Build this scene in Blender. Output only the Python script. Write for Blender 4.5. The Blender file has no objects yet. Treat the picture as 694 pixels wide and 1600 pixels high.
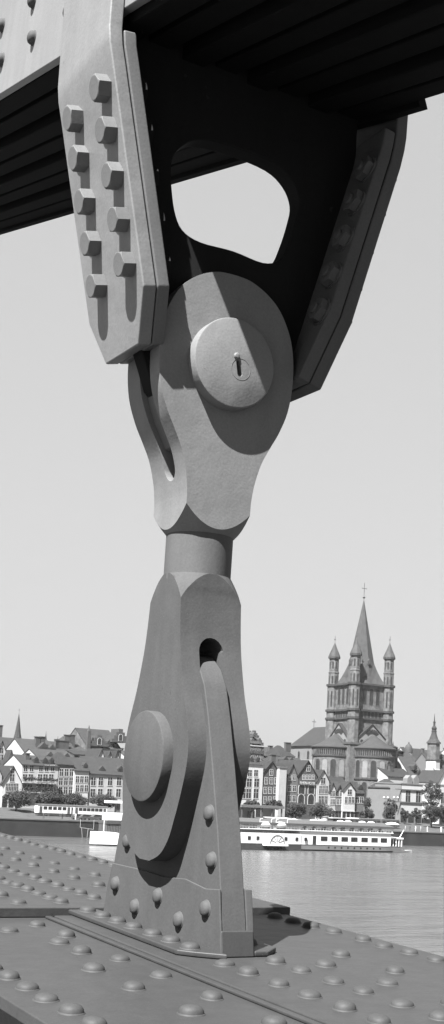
import bpy, bmesh, math, random
import numpy as np
from mathutils import Vector, Matrix
random.seed(7)
SC = bpy.context.scene
COL = SC.collection
R_ = math.radians
PI = math.pi

# ---------------------------------------------------------------- camera
F, PITCH, ROLL, PX, CZ = 1912., R_(5), R_(2.8), 347., 0.345
PY = 1244 - F * math.tan(PITCH)
CM = Matrix.Rotation(PI / 2 + PITCH, 4, 'X') @ Matrix.Rotation(ROLL, 4, 'Z')
cam = bpy.data.cameras.new('camera'); co = bpy.data.objects.new('camera', cam); COL.objects.link(co)
cam.sensor_fit = 'VERTICAL'; cam.sensor_height = 36; cam.lens = F / 1600 * 36
cam.shift_y = (PY - 800) / 1600
cam.clip_start = 0.05; cam.clip_end = 20000
co.matrix_world = Matrix.Translation((0, 0, CZ)) @ CM
SC.camera = co

# ---------------------------------------------------------------- world, sun, exposure
SUN_EL, SUN_AZ = R_(54), R_(210)          # azimuth clockwise from +Y
world = bpy.data.worlds.new('World'); SC.world = world; world.use_nodes = True
nt = world.node_tree; nt.nodes.clear()
sky = nt.nodes.new('ShaderNodeTexSky'); sky.sky_type = 'NISHITA'; sky.sun_disc = False
sky.sun_elevation = SUN_EL; sky.sun_rotation = SUN_AZ
sky.air_density = 2.0; sky.dust_density = 0.5; sky.ozone_density = 1.0
sep = nt.nodes.new('ShaderNodeSeparateColor')          # black-and-white film: a grey, blue-weighted record of a hazy sky
ma = nt.nodes.new('ShaderNodeMath'); ma.operation = 'MULTIPLY'; ma.inputs[1].default_value = 0.22
mb = nt.nodes.new('ShaderNodeMath'); mb.operation = 'MULTIPLY_ADD'; mb.inputs[1].default_value = 0.80
mp_ = nt.nodes.new('ShaderNodeMath'); mp_.operation = 'POWER'; mp_.inputs[1].default_value = 0.32
bgn = nt.nodes.new('ShaderNodeBackground'); bgn.inputs['Strength'].default_value = 0.081
wo = nt.nodes.new('ShaderNodeOutputWorld')
nt.links.new(sky.outputs[0], sep.inputs[0])
nt.links.new(sep.outputs[0], ma.inputs[0]); nt.links.new(sep.outputs[2], mb.inputs[0])
nt.links.new(ma.outputs[0], mb.inputs[2])
nt.links.new(mb.outputs[0], mp_.inputs[0]); nt.links.new(mp_.outputs[0], bgn.inputs['Color']); nt.links.new(bgn.outputs[0], wo.inputs[0])
sl = bpy.data.lights.new('sun', 'SUN'); sl.energy = 5.0; sl.angle = R_(0.5); sl.color = (1, 1, 1)
so = bpy.data.objects.new('sun', sl); COL.objects.link(so)
SDIR = Vector((math.sin(SUN_AZ) * math.cos(SUN_EL), math.cos(SUN_AZ) * math.cos(SUN_EL), math.sin(SUN_EL)))
so.rotation_euler = SDIR.to_track_quat('Z', 'Y').to_euler(); so.location = SDIR * 50
SC.view_settings.view_transform = 'Standard'; SC.view_settings.look = 'None'
SC.view_settings.gamma = 1; SC.view_settings.exposure = 2.3; SC.view_settings.use_curve_mapping = False
SC.render.engine = 'CYCLES'; SC.cycles.max_bounces = 6; SC.cycles.volume_bounces = 0

# ---------------------------------------------------------------- materials (a grey world)
MATS = {}
def mat(name, v, rough=.7, var=.15, scale=4., bump=0., spec=.3, bscale=None, stain=0., sscale=1.2):
    if name in MATS: return MATS[name]
    m = bpy.data.materials.new(name); m.use_nodes = True; t = m.node_tree; b = t.nodes['Principled BSDF']
    b.inputs['Roughness'].default_value = rough; b.inputs['Specular IOR Level'].default_value = spec
    tc = t.nodes.new('ShaderNodeTexCoord')
    n = t.nodes.new('ShaderNodeTexNoise'); n.inputs['Scale'].default_value = scale; n.inputs['Detail'].default_value = 6; n.inputs['Roughness'].default_value = .65
    t.links.new(tc.outputs['Object'], n.inputs['Vector'])
    r = t.nodes.new('ShaderNodeValToRGB'); r.color_ramp.elements[0].position = .3; r.color_ramp.elements[1].position = .7
    lo, hi = v * (1 - var), min(.95, v * (1 + var))
    r.color_ramp.elements[0].color = (lo, lo, lo, 1); r.color_ramp.elements[1].color = (hi, hi, hi, 1)
    t.links.new(n.outputs['Fac'], r.inputs[0]); out = r.outputs[0]
    if stain:
        n3 = t.nodes.new('ShaderNodeTexNoise'); n3.inputs['Scale'].default_value = sscale; n3.inputs['Detail'].default_value = 8; n3.inputs['Roughness'].default_value = .7
        t.links.new(tc.outputs['Object'], n3.inputs['Vector'])
        r3 = t.nodes.new('ShaderNodeValToRGB'); r3.color_ramp.elements[0].position = .52; r3.color_ramp.elements[1].position = .72
        r3.color_ramp.elements[0].color = (1, 1, 1, 1); s = 1 - stain; r3.color_ramp.elements[1].color = (s, s, s, 1)
        t.links.new(n3.outputs['Fac'], r3.inputs[0])
        mx = t.nodes.new('ShaderNodeMix'); mx.data_type = 'RGBA'; mx.blend_type = 'MULTIPLY'; mx.inputs[0].default_value = 1
        t.links.new(out, mx.inputs[6]); t.links.new(r3.outputs[0], mx.inputs[7]); out = mx.outputs[2]
    t.links.new(out, b.inputs['Base Color'])
    if bump:
        n2 = t.nodes.new('ShaderNodeTexNoise'); n2.inputs['Scale'].default_value = bscale or scale * 6; n2.inputs['Detail'].default_value = 5
        t.links.new(tc.outputs['Object'], n2.inputs['Vector'])
        bp = t.nodes.new('ShaderNodeBump'); bp.inputs['Strength'].default_value = bump; bp.inputs['Distance'].default_value = .01
        t.links.new(n2.outputs['Fac'], bp.inputs['Height']); t.links.new(bp.outputs[0], b.inputs['Normal'])
    MATS[name] = m; return m

def iron(name, v, rough=.5, speck=.55, spec=.25):
    """thick grey bridge paint: mottled, pocked with small chips, faintly pebbled"""
    m = mat(name, v, rough, .10, 5, .05, spec, 160, .16, 2.5)
    t = m.node_tree; b = t.nodes['Principled BSDF']; src = b.inputs['Base Color'].links[0].from_socket
    tc = [n for n in t.nodes if n.type == 'TEX_COORD'][0]
    gr = t.nodes.new('ShaderNodeTexNoise'); gr.inputs['Scale'].default_value = 210; gr.inputs['Detail'].default_value = 3
    t.links.new(tc.outputs['Object'], gr.inputs['Vector'])
    gm = t.nodes.new('ShaderNodeMapRange'); gm.inputs[1].default_value = .3; gm.inputs[2].default_value = .7; gm.inputs[3].default_value = .93; gm.inputs[4].default_value = 1.07
    t.links.new(gr.outputs['Fac'], gm.inputs[0])
    gx = t.nodes.new('ShaderNodeVectorMath'); gx.operation = 'SCALE'; t.links.new(src, gx.inputs[0]); t.links.new(gm.outputs[0], gx.inputs['Scale']); src = gx.outputs[0]
    mpv = t.nodes.new('ShaderNodeMapping'); mpv.inputs['Scale'].default_value = (26, 26, 4); t.links.new(tc.outputs['Object'], mpv.inputs[0])     # faint runs and brush marks
    st_ = t.nodes.new('ShaderNodeTexNoise'); st_.inputs['Scale'].default_value = 1; st_.inputs['Detail'].default_value = 4; t.links.new(mpv.outputs[0], st_.inputs['Vector'])
    sm = t.nodes.new('ShaderNodeMapRange'); sm.inputs[1].default_value = .35; sm.inputs[2].default_value = .65; sm.inputs[3].default_value = .95; sm.inputs[4].default_value = 1.04; t.links.new(st_.outputs['Fac'], sm.inputs[0])
    sx = t.nodes.new('ShaderNodeVectorMath'); sx.operation = 'SCALE'; t.links.new(src, sx.inputs[0]); t.links.new(sm.outputs[0], sx.inputs['Scale']); src = sx.outputs[0]
    vo = t.nodes.new('ShaderNodeTexVoronoi'); vo.inputs['Scale'].default_value = 16; vo.inputs['Randomness'].default_value = 1
    nz = t.nodes.new('ShaderNodeTexNoise'); nz.inputs['Scale'].default_value = 60
    t.links.new(tc.outputs['Object'], nz.inputs['Vector'])
    va = t.nodes.new('ShaderNodeVectorMath'); va.operation = 'MULTIPLY_ADD'; va.inputs[1].default_value = (.03, .03, .03)
    t.links.new(nz.outputs['Color'], va.inputs[0]); t.links.new(tc.outputs['Object'], va.inputs[2])
    t.links.new(va.outputs[0], vo.inputs['Vector'])
    sp = t.nodes.new('ShaderNodeSeparateColor'); t.links.new(vo.outputs['Color'], sp.inputs[0])
    thr = t.nodes.new('ShaderNodeMath'); thr.operation = 'MULTIPLY'; thr.inputs[1].default_value = .10   # chip radius differs per cell
    pw = t.nodes.new('ShaderNodeMath'); pw.operation = 'POWER'; pw.inputs[1].default_value = 3.4
    t.links.new(sp.outputs[0], pw.inputs[0]); t.links.new(pw.outputs[0], thr.inputs[0])
    lt = t.nodes.new('ShaderNodeMath'); lt.operation = 'LESS_THAN'
    t.links.new(vo.outputs['Distance'], lt.inputs[0]); t.links.new(thr.outputs[0], lt.inputs[1])
    mx = t.nodes.new('ShaderNodeMix'); mx.data_type = 'RGBA'
    k = t.nodes.new('ShaderNodeMath'); k.operation = 'MULTIPLY'; k.inputs[1].default_value = speck
    t.links.new(lt.outputs[0], k.inputs[0]); t.links.new(k.outputs[0], mx.inputs[0])
    t.links.new(src, mx.inputs[6]); mx.inputs[7].default_value = (.03, .03, .03, 1)
    t.links.new(mx.outputs[2], b.inputs['Base Color'])
    return m

IRON = iron('shaded_bracket_paint', .058, .6, .5, .12)  # right flange and its nuts: bracket paint darkened for the shade there
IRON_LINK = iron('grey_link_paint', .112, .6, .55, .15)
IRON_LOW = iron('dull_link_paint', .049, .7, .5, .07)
IRON_SHAFT = iron('dull_shaft_paint', .062, .65, .5, .1)
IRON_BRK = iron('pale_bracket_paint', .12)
IRON_RIVET = iron('worn_rivet_paint', .034, .62, .6, .18)
IRON_BOLT = iron('bolt_paint', .085)
IRON_INNER = iron('darker_bracket_paint', .075)  # darker than the outer plate of the left flange
IRON_DECK = iron('weathered_chord_paint', .029, .5, .55, .2)
IRON_CHAIN = iron('shaded_chain_paint', .006, .8, .3, .03)  # near-black colour stands in for the deep shade under the chain
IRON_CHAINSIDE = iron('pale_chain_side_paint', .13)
def dents(m, scale, dist):
    t = m.node_tree; b = t.nodes['Principled BSDF']; tc = [n for n in t.nodes if n.type == 'TEX_COORD'][0]; old = b.inputs['Normal'].links[0].from_socket
    n = t.nodes.new('ShaderNodeTexNoise'); n.inputs['Scale'].default_value = scale; n.inputs['Detail'].default_value = 4; t.links.new(tc.outputs['Object'], n.inputs['Vector'])
    bp = t.nodes.new('ShaderNodeBump'); bp.inputs['Strength'].default_value = 1; bp.inputs['Distance'].default_value = dist
    t.links.new(n.outputs['Fac'], bp.inputs['Height']); t.links.new(old, bp.inputs['Normal']); t.links.new(bp.outputs[0], b.inputs['Normal'])
dents(IRON_DECK, 14, .004); dents(IRON_LOW, 9, .003); dents(IRON_LINK, 9, .003); dents(IRON_BRK, 8, .004); dents(IRON, 8, .004)
STAIN = iron('dark_foot_paint', .03)
IRON_WEB = iron('shaded_web_paint', .011, .8, .5, .04)  # near-black: shade on the web and inner nuts put into the colour
BLACKHOLE = mat('dark_grease', .02, .6)

# ---------------------------------------------------------------- mesh helpers
class MB:
    def __init__(s): s.bm = bmesh.new()
    def verts(s, pts): return [s.bm.verts.new(p) for p in pts]
    def face(s, vs, mi=0):
        try: f = s.bm.faces.new(vs); f.material_index = mi; return f
        except ValueError: return None
    def box(s, x0, x1, y0, y1, z0, z1, mi=0):
        v = s.verts([(x, y, z) for z in (z0, z1) for x, y in ((x0, y0), (x1, y0), (x1, y1), (x0, y1))])
        for q in ((3, 2, 1, 0), (4, 5, 6, 7), (0, 1, 5, 4), (1, 2, 6, 5), (2, 3, 7, 6), (3, 0, 4, 7)): s.face([v[i] for i in q], mi)
        return s
    def prism(s, poly, a0, a1, axis='Y', mi=0):
        """poly in the two other axes, extruded along axis from a0 to a1"""
        def P(p, a): return {'Y': (p[0], a, p[1]), 'X': (a, p[0], p[1]), 'Z': (p[0], p[1], a)}[axis]
        A = s.verts([P(p, a0) for p in poly]); Bv = s.verts([P(p, a1) for p in poly]); n = len(poly)
        s.face(A, mi); s.face(Bv[::-1], mi)
        for i in range(n): s.face([A[i], Bv[i], Bv[(i + 1) % n], A[(i + 1) % n]], mi)
        return s
    def lathe(s, prof, c=(0, 0, 0), n=32, axis='Z', mi=0, a0=0., a1=2 * PI, rot=0., caps=True):
        full = abs(a1 - a0 - 2 * PI) < 1e-6; k = n if full else n + 1; rings = []
        for r, h in prof:
            ring = []
            for i in range(k):
                a = a0 + (a1 - a0) * i / n + rot; x, y = r * math.cos(a), r * math.sin(a)
                p = {'Z': (x, y, h), 'X': (h, x, y), 'Y': (x, h, y)}[axis]
                ring.append(s.bm.verts.new((p[0] + c[0], p[1] + c[1], p[2] + c[2])))
            rings.append(ring)
        for A, Bv in zip(rings, rings[1:]):
            for i in range(n): s.face([A[i], A[(i + 1) % k], Bv[(i + 1) % k], Bv[i]], mi)
        if full and caps:
            if prof[0][0] > 1e-5: s.face(rings[0][::-1], mi)
            if prof[-1][0] > 1e-5: s.face(rings[-1], mi)
        return s
    def tube(s, p0, p1, r0, r1=None, n=8, mi=0):
        r1 = r0 if r1 is None else r1; p0, p1 = Vector(p0), Vector(p1); d = (p1 - p0).normalized()
        a = d.orthogonal().normalized(); b = d.cross(a); R = []
        for p, r in ((p0, r0), (p1, r1)): R.append(s.verts([p + (a * math.cos(2 * PI * i / n) + b * math.sin(2 * PI * i / n)) * r for i in range(n)]))
        for i in range(n): s.face([R[0][i], R[0][(i + 1) % n], R[1][(i + 1) % n], R[1][i]], mi)
        s.face(R[0][::-1], mi); s.face(R[1], mi); return s
    def mesh(s, name, smooth=None, merge=True):
        if merge: bmesh.ops.remove_doubles(s.bm, verts=s.bm.verts, dist=1e-5)
        bmesh.ops.recalc_face_normals(s.bm, faces=s.bm.faces)
        return finish(s.bm, name, smooth)
def finish(bm, name, smooth=None):
    if smooth:
        for f in bm.faces: f.smooth = True
        for e in bm.edges:
            e.smooth = not (len(e.link_faces) != 2 or e.calc_face_angle(0) > R_(smooth))
    me = bpy.data.meshes.new(name); bm.to_mesh(me); bm.free(); return me
def link(name, me, mats, parent=None, base=None):
    """one mesh object; coordinates of me are in the frame of the thing, base is subtracted"""
    if base is not None: me.transform(Matrix.Translation(-Vector(base)))
    if not isinstance(mats, (list, tuple)): mats = [mats]
    for m in mats: me.materials.append(m)
    o = bpy.data.objects.new(name, me); COL.objects.link(o)
    if parent: o.parent = parent
    return o
def tag(o, label, cat, group=None, kind=None):
    if label: o['label'] = label
    if cat: o['category'] = cat
    if group: o['group'] = group
    if kind: o['kind'] = kind
    return o
def struct(o): o['kind'] = 'structure'; return o
def thing(name, M, label, cat, group=None):
    o = bpy.data.objects.new(name, None); COL.objects.link(o); o.matrix_world = M; o.empty_display_size = .2
    return tag(o, label, cat, group)
def boolean(a, b, op):
    oa = bpy.data.objects.new('t', a); ob = bpy.data.objects.new('t', b); COL.objects.link(oa); COL.objects.link(ob)
    m = oa.modifiers.new('b', 'BOOLEAN'); m.operation = op; m.object = ob; m.solver = 'EXACT'
    me = bpy.data.meshes.new_from_object(oa.evaluated_get(bpy.context.evaluated_depsgraph_get()))
    bpy.data.objects.remove(oa); bpy.data.objects.remove(ob)
    bm = bmesh.new(); bm.from_mesh(me); bmesh.ops.remove_doubles(bm, verts=bm.verts, dist=2e-5); bmesh.ops.dissolve_limit(bm, angle_limit=R_(.6), verts=bm.verts, edges=bm.edges); bm.to_mesh(me); bm.free(); return me
def bevelled(me, w, seg=2, ang=28, smooth=30):
    """worn edges: a small bevel, with normals weighted so that the big faces stay flat"""
    for p in me.polygons: p.use_smooth = True
    oa = bpy.data.objects.new('t', me); COL.objects.link(oa)
    m = oa.modifiers.new('b', 'BEVEL'); m.width = w; m.segments = seg; m.limit_method = 'ANGLE'; m.angle_limit = R_(ang)
    wn = oa.modifiers.new('w', 'WEIGHTED_NORMAL'); wn.mode = 'FACE_AREA'; wn.weight = 100
    m2 = bpy.data.meshes.new_from_object(oa.evaluated_get(bpy.context.evaluated_depsgraph_get()))
    bpy.data.objects.remove(oa); return m2

# ---------------------------------------------------------------- frames
TH, SL = R_(29), R_(2)                       # the bridge runs back-left and climbs two degrees
P0 = Vector((0.02540923, 2.66161562, 0))
BR = Matrix.Rotation(TH, 4, 'Z') @ Matrix.Rotation(SL, 4, 'X')
def FR(x, y, z): return Matrix.Translation(P0) @ BR @ Matrix.Translation((x, y, z))
PHI = R_(33); BO = np.array([0., 345., 0.]); BU = np.array([math.cos(PHI), math.sin(PHI), 0]); BV = np.array([-math.sin(PHI), math.cos(PHI), 0])
WZ, GZ = CZ - 12.5, -7.8
CMn = np.array(CM.to_3x3()); CC = np.array([0, 0, CZ])
def ray(px, py): return CMn @ np.array([(px - PX) / F, -(py - PY) / F, -1.])
def UV(px, py, v):                           # a measured point of the photograph on the upright plane v metres behind the quay
    d = ray(px, py); n = BV; t = np.dot(BO + v * BV - CC, n) / np.dot(d, n); p = CC + t * d
    return float(np.dot(p - BO, BU)), float(p[2])
def ground(v): return GZ + max(0, min(1, (v - 10) / 25.)) * 2.0
def CF(u, v, z, rot=0.):
    p = BO + u * BU + v * BV
    return Matrix.Translation((p[0], p[1], z)) @ Matrix.Rotation(PHI + rot, 4, 'Z')

# ================================================================ SETTING: river, quay ground, footway
def water_mat():
    m = mat('river_water', .05, .2, .15, .02, 0, .5); t = m.node_tree; b = t.nodes['Principled BSDF']
    tc = [n for n in t.nodes if n.type == 'TEX_COORD'][0]
    mp = t.nodes.new('ShaderNodeMapping'); mp.inputs['Rotation'].default_value = (0, 0, R_(33)); mp.inputs['Scale'].default_value = (1, 1.6, 1)
    t.links.new(tc.outputs['Object'], mp.inputs[0])
    mp.inputs['Scale'].default_value = (.28, 1, 1); last = None
    for sc_, wt in ((.9, .35), (.30, 1.0), (.10, 2.0), (.035, 2.6)):
        n1 = t.nodes.new('ShaderNodeTexNoise'); n1.inputs['Scale'].default_value = sc_; n1.inputs['Detail'].default_value = 3; n1.inputs['Roughness'].default_value = .6
        t.links.new(mp.outputs[0], n1.inputs['Vector'])
        ad = t.nodes.new('ShaderNodeMath'); ad.operation = 'MULTIPLY_ADD'; ad.inputs[1].default_value = wt
        t.links.new(n1.outputs['Fac'], ad.inputs[0]); ad.inputs[2].default_value = 0
        if last: t.links.new(last.outputs[0], ad.inputs[2])
        last = ad
    bp = t.nodes.new('ShaderNodeBump'); bp.inputs['Strength'].default_value = .9; bp.inputs['Distance'].default_value = .7
    t.links.new(ad.outputs[0], bp.inputs['Height']); t.links.new(bp.outputs[0], b.inputs['Normal'])
    return m
mb_ = MB(); mb_.box(-6000, 6000, -3000, 0.5, -3, 0)
w = link('river', mb_.mesh('river'), water_mat()); w.matrix_world = CF(0, 0, WZ); struct(w)
mb_ = MB()
prof = [(0.6, GZ), (10, GZ), (35, GZ + 2.0), (9000, GZ + 2.0)]
for (v0, z0), (v1, z1) in zip(prof, prof[1:]):
    mb_.face(mb_.verts([(-6000, v0, z0), (6000, v0, z0), (6000, v1, z1), (-6000, v1, z1)]))
g = link('ground', mb_.mesh('ground'), mat('quay_paving', 0.045, .9, .2, .3, .3, .2, 3)); g.matrix_world = CF(0, 0, 0); struct(g)
# the footway beside the girder, on which the photographer stands
mb_ = MB(); mb_.box(-4.2, -.62, -14, 30, -1.25, -1.1)
o = link('footway', mb_.mesh('footway'), mat('footway_asphalt', .09, .9, .2, 8, .3)); o.matrix_world = FR(0, 0, 0); struct(o)

# ================================================================ BRIDGE
# --- girder chord with its rivets
def rivet_mesh(r=.0215, h=.0145, n=14):
    m = MB(); m.lathe([(r * 1.13, -.001), (r * 1.1, .0012), (r, .0022), (r * .96, h * .45), (r * .8, h * .74), (r * .5, h * .93), (.0001, h)], n=n)
    return m.mesh('rivet', 50)
RIV = rivet_mesh(); RIV.materials.append(IRON_RIVET)
RIVP = rivet_mesh(.0185, .0135); RIVP.materials.append(IRON_LOW)
Rz_ = lambda a: Matrix.Rotation(a, 4, 'Z')
def put(me, name, parent, M):
    o = bpy.data.objects.new(name, me); COL.objects.link(o); o.parent = parent; o.matrix_local = M; return o
girder = thing('bridge_girder', FR(0, 0, 0), 'riveted steel girder of the bridge whose flat plated top fills the foreground under the pedestal', 'bridge girder')
def plate(poly, z0, z1, name, m, bev=.003):
    q = MB(); q.prism(poly, z0, z1, 'Z'); return link(name, bevelled(q.mesh('m'), bev), m, girder)
base = plate([(-.575, -6), (.585, -6), (.585, 14), (-.575, 14)], -.034, -.010, 'flange_plate', IRON_DECK)
lap = plate([(-.131, -6), (.572, -6), (.572, .64), (-.131, .64)], -.0098, 0.0, 'lap_plate', IRON_DECK)
cover = plate([(-.568, .668), (.60, .668), (.60, 14), (-.568, 14)], -.0096, .016, 'cover_plate', IRON_DECK)
q = MB(); q.box(-.149, -.134, -6, .655, -.0099, -.003); link('seam_bar', bevelled(q.mesh('m'), .002), IRON_DECK, girder)
q = MB(); q.box(-.545, -.52, -6, 14, -2.4, -.0345); q.box(.53, .555, -6, 14, -2.4, -.0345); link('side_web', q.mesh('m'), IRON_DECK, girder)
q = MB(); q.box(-.57, .58, -6, 14, -2.45, -2.405); link('bottom_flange', q.mesh('m'), IRON_DECK, girder)
q = MB()
for y in np.arange(-5.5, 14, 1.2): q.box(-.575, -.5455, y, y + .02, -2.4, -.035)
link('stiffener_rows', q.mesh('m'), IRON_DECK, girder)['kind'] = 'stuff'
spots = []
def row(x, y0, y1, step, z, host, jit=.003):
    y = y0
    while y < y1: spots.append((x + random.uniform(-jit, jit), y + random.uniform(-jit, jit), z, host)); y += step
row(.522, .84, 7.5, .1, .016, cover); row(.313, .88, 7.5, .18, .016, cover); row(.201, .95, 7.5, .185, .016, cover)
row(.065, .845, 7.5, .094, .016, cover); row(-.063, .76, 7.5, .086, .016, cover); row(-.19, .751, 7.5, .142, .016, cover)
row(-.31, .80, 7.5, .18, .016, cover); row(-.515, .76, 7.5, .1, .016, cover)
for x, y in ((-.315, .452), (-.216, .533), (-.207, .367), (-.258, .279), (-.258, .151), (-.314, -.044), (-.21, .057), (-.314, -.233), (-.204, -.126),
             (-.308, -.451), (-.206, -.338), (-.208, -.558), (-.312, -.66), (-.207, -.77)): spots.append((x, y, -.010, base))
row(-.508, -1.4, .05, .1, -.010, base)
for x, y in ((.304, -.011), (.306, -.209), (.201, -.322), (.189, -.121), (.305, -.41), (.20, -.52), (.31, -.61),
             (.504, .31), (.508, .187), (.501, .091), (.506, 0), (.508, -.095), (.494, .488), (.495, .402), (.492, .577), (.507, -.19), (.505, -.29)): spots.append((x, y, 0., lap))
for y in (-.083, -.179, -.296, -.404, -.516, -.616, -.72): spots.append((-.037, y, 0., lap))
for y in (-.069, -.17, -.288, -.388, -.509, -.616, -.72): spots.append((.095, y, 0., lap))
CD = Vector((-1.313, -2.302, .426))
def inframe(p):
    w_ = FR(*p[:3]).translation; q_ = CM.to_3x3().transposed() @ (w_ - Vector((0, 0, CZ)))
    if q_.z > -.1: return False
    x, y = PX + F * q_.x / -q_.z, PY - F * q_.y / -q_.z
    return -20 < x < 714 and 1250 < y < 1620 and not (172 < x < 385 and y < 1400)
vis = [p for p in spots if inframe(p)]; hid = [p for p in spots if not inframe(p)]
vis.sort(key=lambda p: (Vector(p[:3]) - CD).length)
def rmat(p): return Matrix.Translation((p[0], p[1], p[2])) @ Rz_(random.uniform(0, 6.28)) @ Matrix.Diagonal((random.uniform(.92, 1.07), random.uniform(.92, 1.07), random.uniform(.78, 1.15), 1))
for p in vis[:100]: put(RIV, 'rivet', p[3], rmat(p))
for host in (cover, base, lap):
    rest = [p for p in vis[100:] + hid if p[3] is host]
    if rest:
        bm = bmesh.new()
        for p in rest:
            t_ = RIV.copy(); t_.transform(rmat(p)); bm.from_mesh(t_); bpy.data.meshes.remove(t_)
        for f in bm.faces: f.smooth = True
        me = bpy.data.meshes.new('rivet_rows'); bm.to_mesh(me); bm.free(); me.materials.append(IRON_RIVET)
        o = bpy.data.objects.new('rivet_rows', me); COL.objects.link(o); o.parent = host; o['kind'] = 'stuff'

# --- pedestal
PB = (.04, .31, 0)
ped = thing('bearing_pedestal', FR(*PB), 'tapering riveted steel pedestal standing on the girder, gripped by the forked link above it', 'pedestal')
near = [(0, 0), (.0135, .076), (.030, .142), (.060, .265), (.101, .404), (.137, .518), (.166, .591), (.196, .632), (.24, .662)]
near = [(y + .0012 + .002 * max(0, min(1, (z - .2) / .3)), z) for y, z in near]
poly = near + [(.305, .674), (.325, .674)] + [(.63 - y, z) for y, z in near[::-1]]
q = MB(); q.prism(poly, .006, .066, 'X'); link('pedestal_plate', bevelled(q.mesh('m'), .003, 2, 20), IRON_LOW, ped, PB)
nf = [(-.001, 0), (.0135, .076), (.028, .143)]
dp = nf + [(.09, .137), (.188, .147), (.30, .139), (.45, .142), (.594, .140)] + [(.631 - y, z) for y, z in nf[::-1]][1:]
for x0, x1 in ((0.0, .0058), (.0662, .084)):
    q = MB(); q.prism(dp, x0, x1, 'X'); dbl = link('foot_plate', bevelled(q.mesh('m'), .002), IRON_LOW, ped, PB)
    if x0 == 0: fdbl = dbl
q = MB(); q.prism([(-.003, .0005), (.0075, .056), (.03, .056), (.03, .0005)], .0015, .0825, 'X'); link('packing_plate', bevelled(q.mesh('m'), .003), STAIN, ped, PB)
q = MB(); q.prism([(-.0005, -.03), (-.055, .012), (-.085, .045), (-.085, .66), (-.0005, .66)], .0005, .0125, 'Z'); ang = link('foot_angle', bevelled(q.mesh('m'), .003), IRON_DECK, ped, PB)
q = MB(); q.prism([(.0845, .0), (.12, .0), (.17, .05), (.17, .66), (.0845, .66)], .0005, .0125, 'Z'); ang2 = link('foot_angle', bevelled(q.mesh('m'), .003), IRON_DECK, ped, PB)
vb = Vector(PB)
for y in (.59, .496, .405, .313, .209, .115, .022): put(RIV, 'rivet', ang, Matrix.Translation(Vector((-.048, y + .03, .0125)) - vb))
for y in (.59, .46, .33, .2, .07): put(RIV, 'rivet', ang2, Matrix.Translation(Vector((.125, y + .03, .0125)) - vb))
RX = Matrix.Rotation(-PI / 2, 4, 'Y')
for y, z, x in ((.100, .302, .006), (.076, .20, .006), (.520, .202, .006)): put(RIVP, 'rivet', ped.children[0], Matrix.Translation(Vector((x, y, z)) - vb) @ RX)
for y, z in ((.561, .09), (.438, .049), (.316, .091), (.202, .051), (.078, .094)): put(RIVP, 'rivet', fdbl, Matrix.Translation(Vector((0, y, z)) - vb) @ RX)

# --- link: two forks at right angles on a short round shaft
LB = (.04, .303, .18)
lnk = thing('hinge_link', FR(*LB), 'grey forged steel link with crossed forks and round pin caps, gripping the pedestal', 'steel link')
def sym(c, hz): return [(c - h, z) for h, z in hz] + [(c + h, z) for h, z in hz[::-1]]
def smoothprof(hz, n=6):
    out = []
    P = [Vector(p) for p in hz]
    for i in range(len(P) - 1):
        a = P[max(i - 1, 0)]; b = P[i]; c = P[i + 1]; d = P[min(i + 2, len(P) - 1)]
        for k in range(n):
            t = k / n
            out.append(tuple(.5 * ((2 * b) + (c - a) * t + (2 * a - 5 * b + 4 * c - d) * t * t + (3 * b - a - 3 * c + d) * t ** 3)))
    out.append(tuple(P[-1])); return out
lowp = smoothprof([(.026, .176), (.078, .196), (.115, .232), (.139, .28), (.156, .335), (.168, .39), (.170, .43), (.164, .475), (.149, .52), (.128, .57), (.109, .63), (.094, .69), (.0855, .75), (.0810, .80), (.0812, .83), (.0812, .86)])
q = MB(); q.prism([(.306 - h + .017 * max(0, min(1, (.44 - z) / .16)), z) for h, z in lowp] + [(.306 + h + .018 * max(0, min(1, (.44 - z) / .16)), z) for h, z in lowp[::-1]], .04 - .081, .04 + .081, 'X'); A = q.mesh('a')
q = MB(); q.lathe([(.30, .1), (.30, .42)] + [(math.sqrt(.0067 + (.858 - z) / 10), z) for z in np.linspace(.44, .858, 22)], (.04, .306, 0), 64); Bm = q.mesh('b')
A = boolean(A, Bm, 'INTERSECT')
sl_ = [(-.0345, -.05), (-.0325, .672)] + [(-.0325 * math.cos(a), .672 + .034 * math.sin(a)) for a in np.linspace(.2, PI - .2, 9)] + [(.0285, .672), (.0305, -.05)]
q = MB(); q.prism([(.04 + x, z) for x, z in sl_], -.2, 1, 'Y'); A = boolean(A, q.mesh('c'), 'DIFFERENCE')
link('lower_fork', bevelled(A, .0035), IRON_LOW, lnk, LB)
q = MB(); q.lathe([(.0812, .845), (.0812, .972)], (.04, .306, 0), 64); link('shaft', q.mesh('m', 40), IRON_SHAFT, lnk, LB)
upp = smoothprof([(.087, .94), (.0865, .985), (.0860, 1.02), (.0875, 1.05), (.094, 1.09), (.109, 1.14), (.131, 1.183), (.152, 1.222), (.172, 1.275), (.181, 1.335), (.180, 1.40), (.167, 1.46), (.137, 1.515), (.098, 1.55), (.05, 1.572), (.012, 1.577)])
q = MB(); q.prism(sym(.0385, upp), .303 - .087, .303 + .087, 'Y'); A = q.mesh('a')
q = MB(); q.lathe([(math.sqrt(.0067 + (z - .955) / 6.4), z) for z in np.linspace(.955, 1.08, 12)] + [(.19, 1.16), (.24, 1.24), (.30, 1.3), (.30, 1.7)], (.04, .306, 0), 64); A = boolean(A, q.mesh('b'), 'INTERSECT')
sl_ = [(-.0275, 1.8), (-.0275, 1.108)] + [(-.0275 * math.cos(a), 1.108 - .032 * math.sin(a)) for a in np.linspace(.2, PI - .2, 9)] + [(.0275, 1.108), (.0275, 1.8)]
q = MB(); q.prism([(.294 + x, z) for x, z in sl_], -.5, .6, 'X'); A = boolean(A, q.mesh('c'), 'DIFFERENCE')
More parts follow.
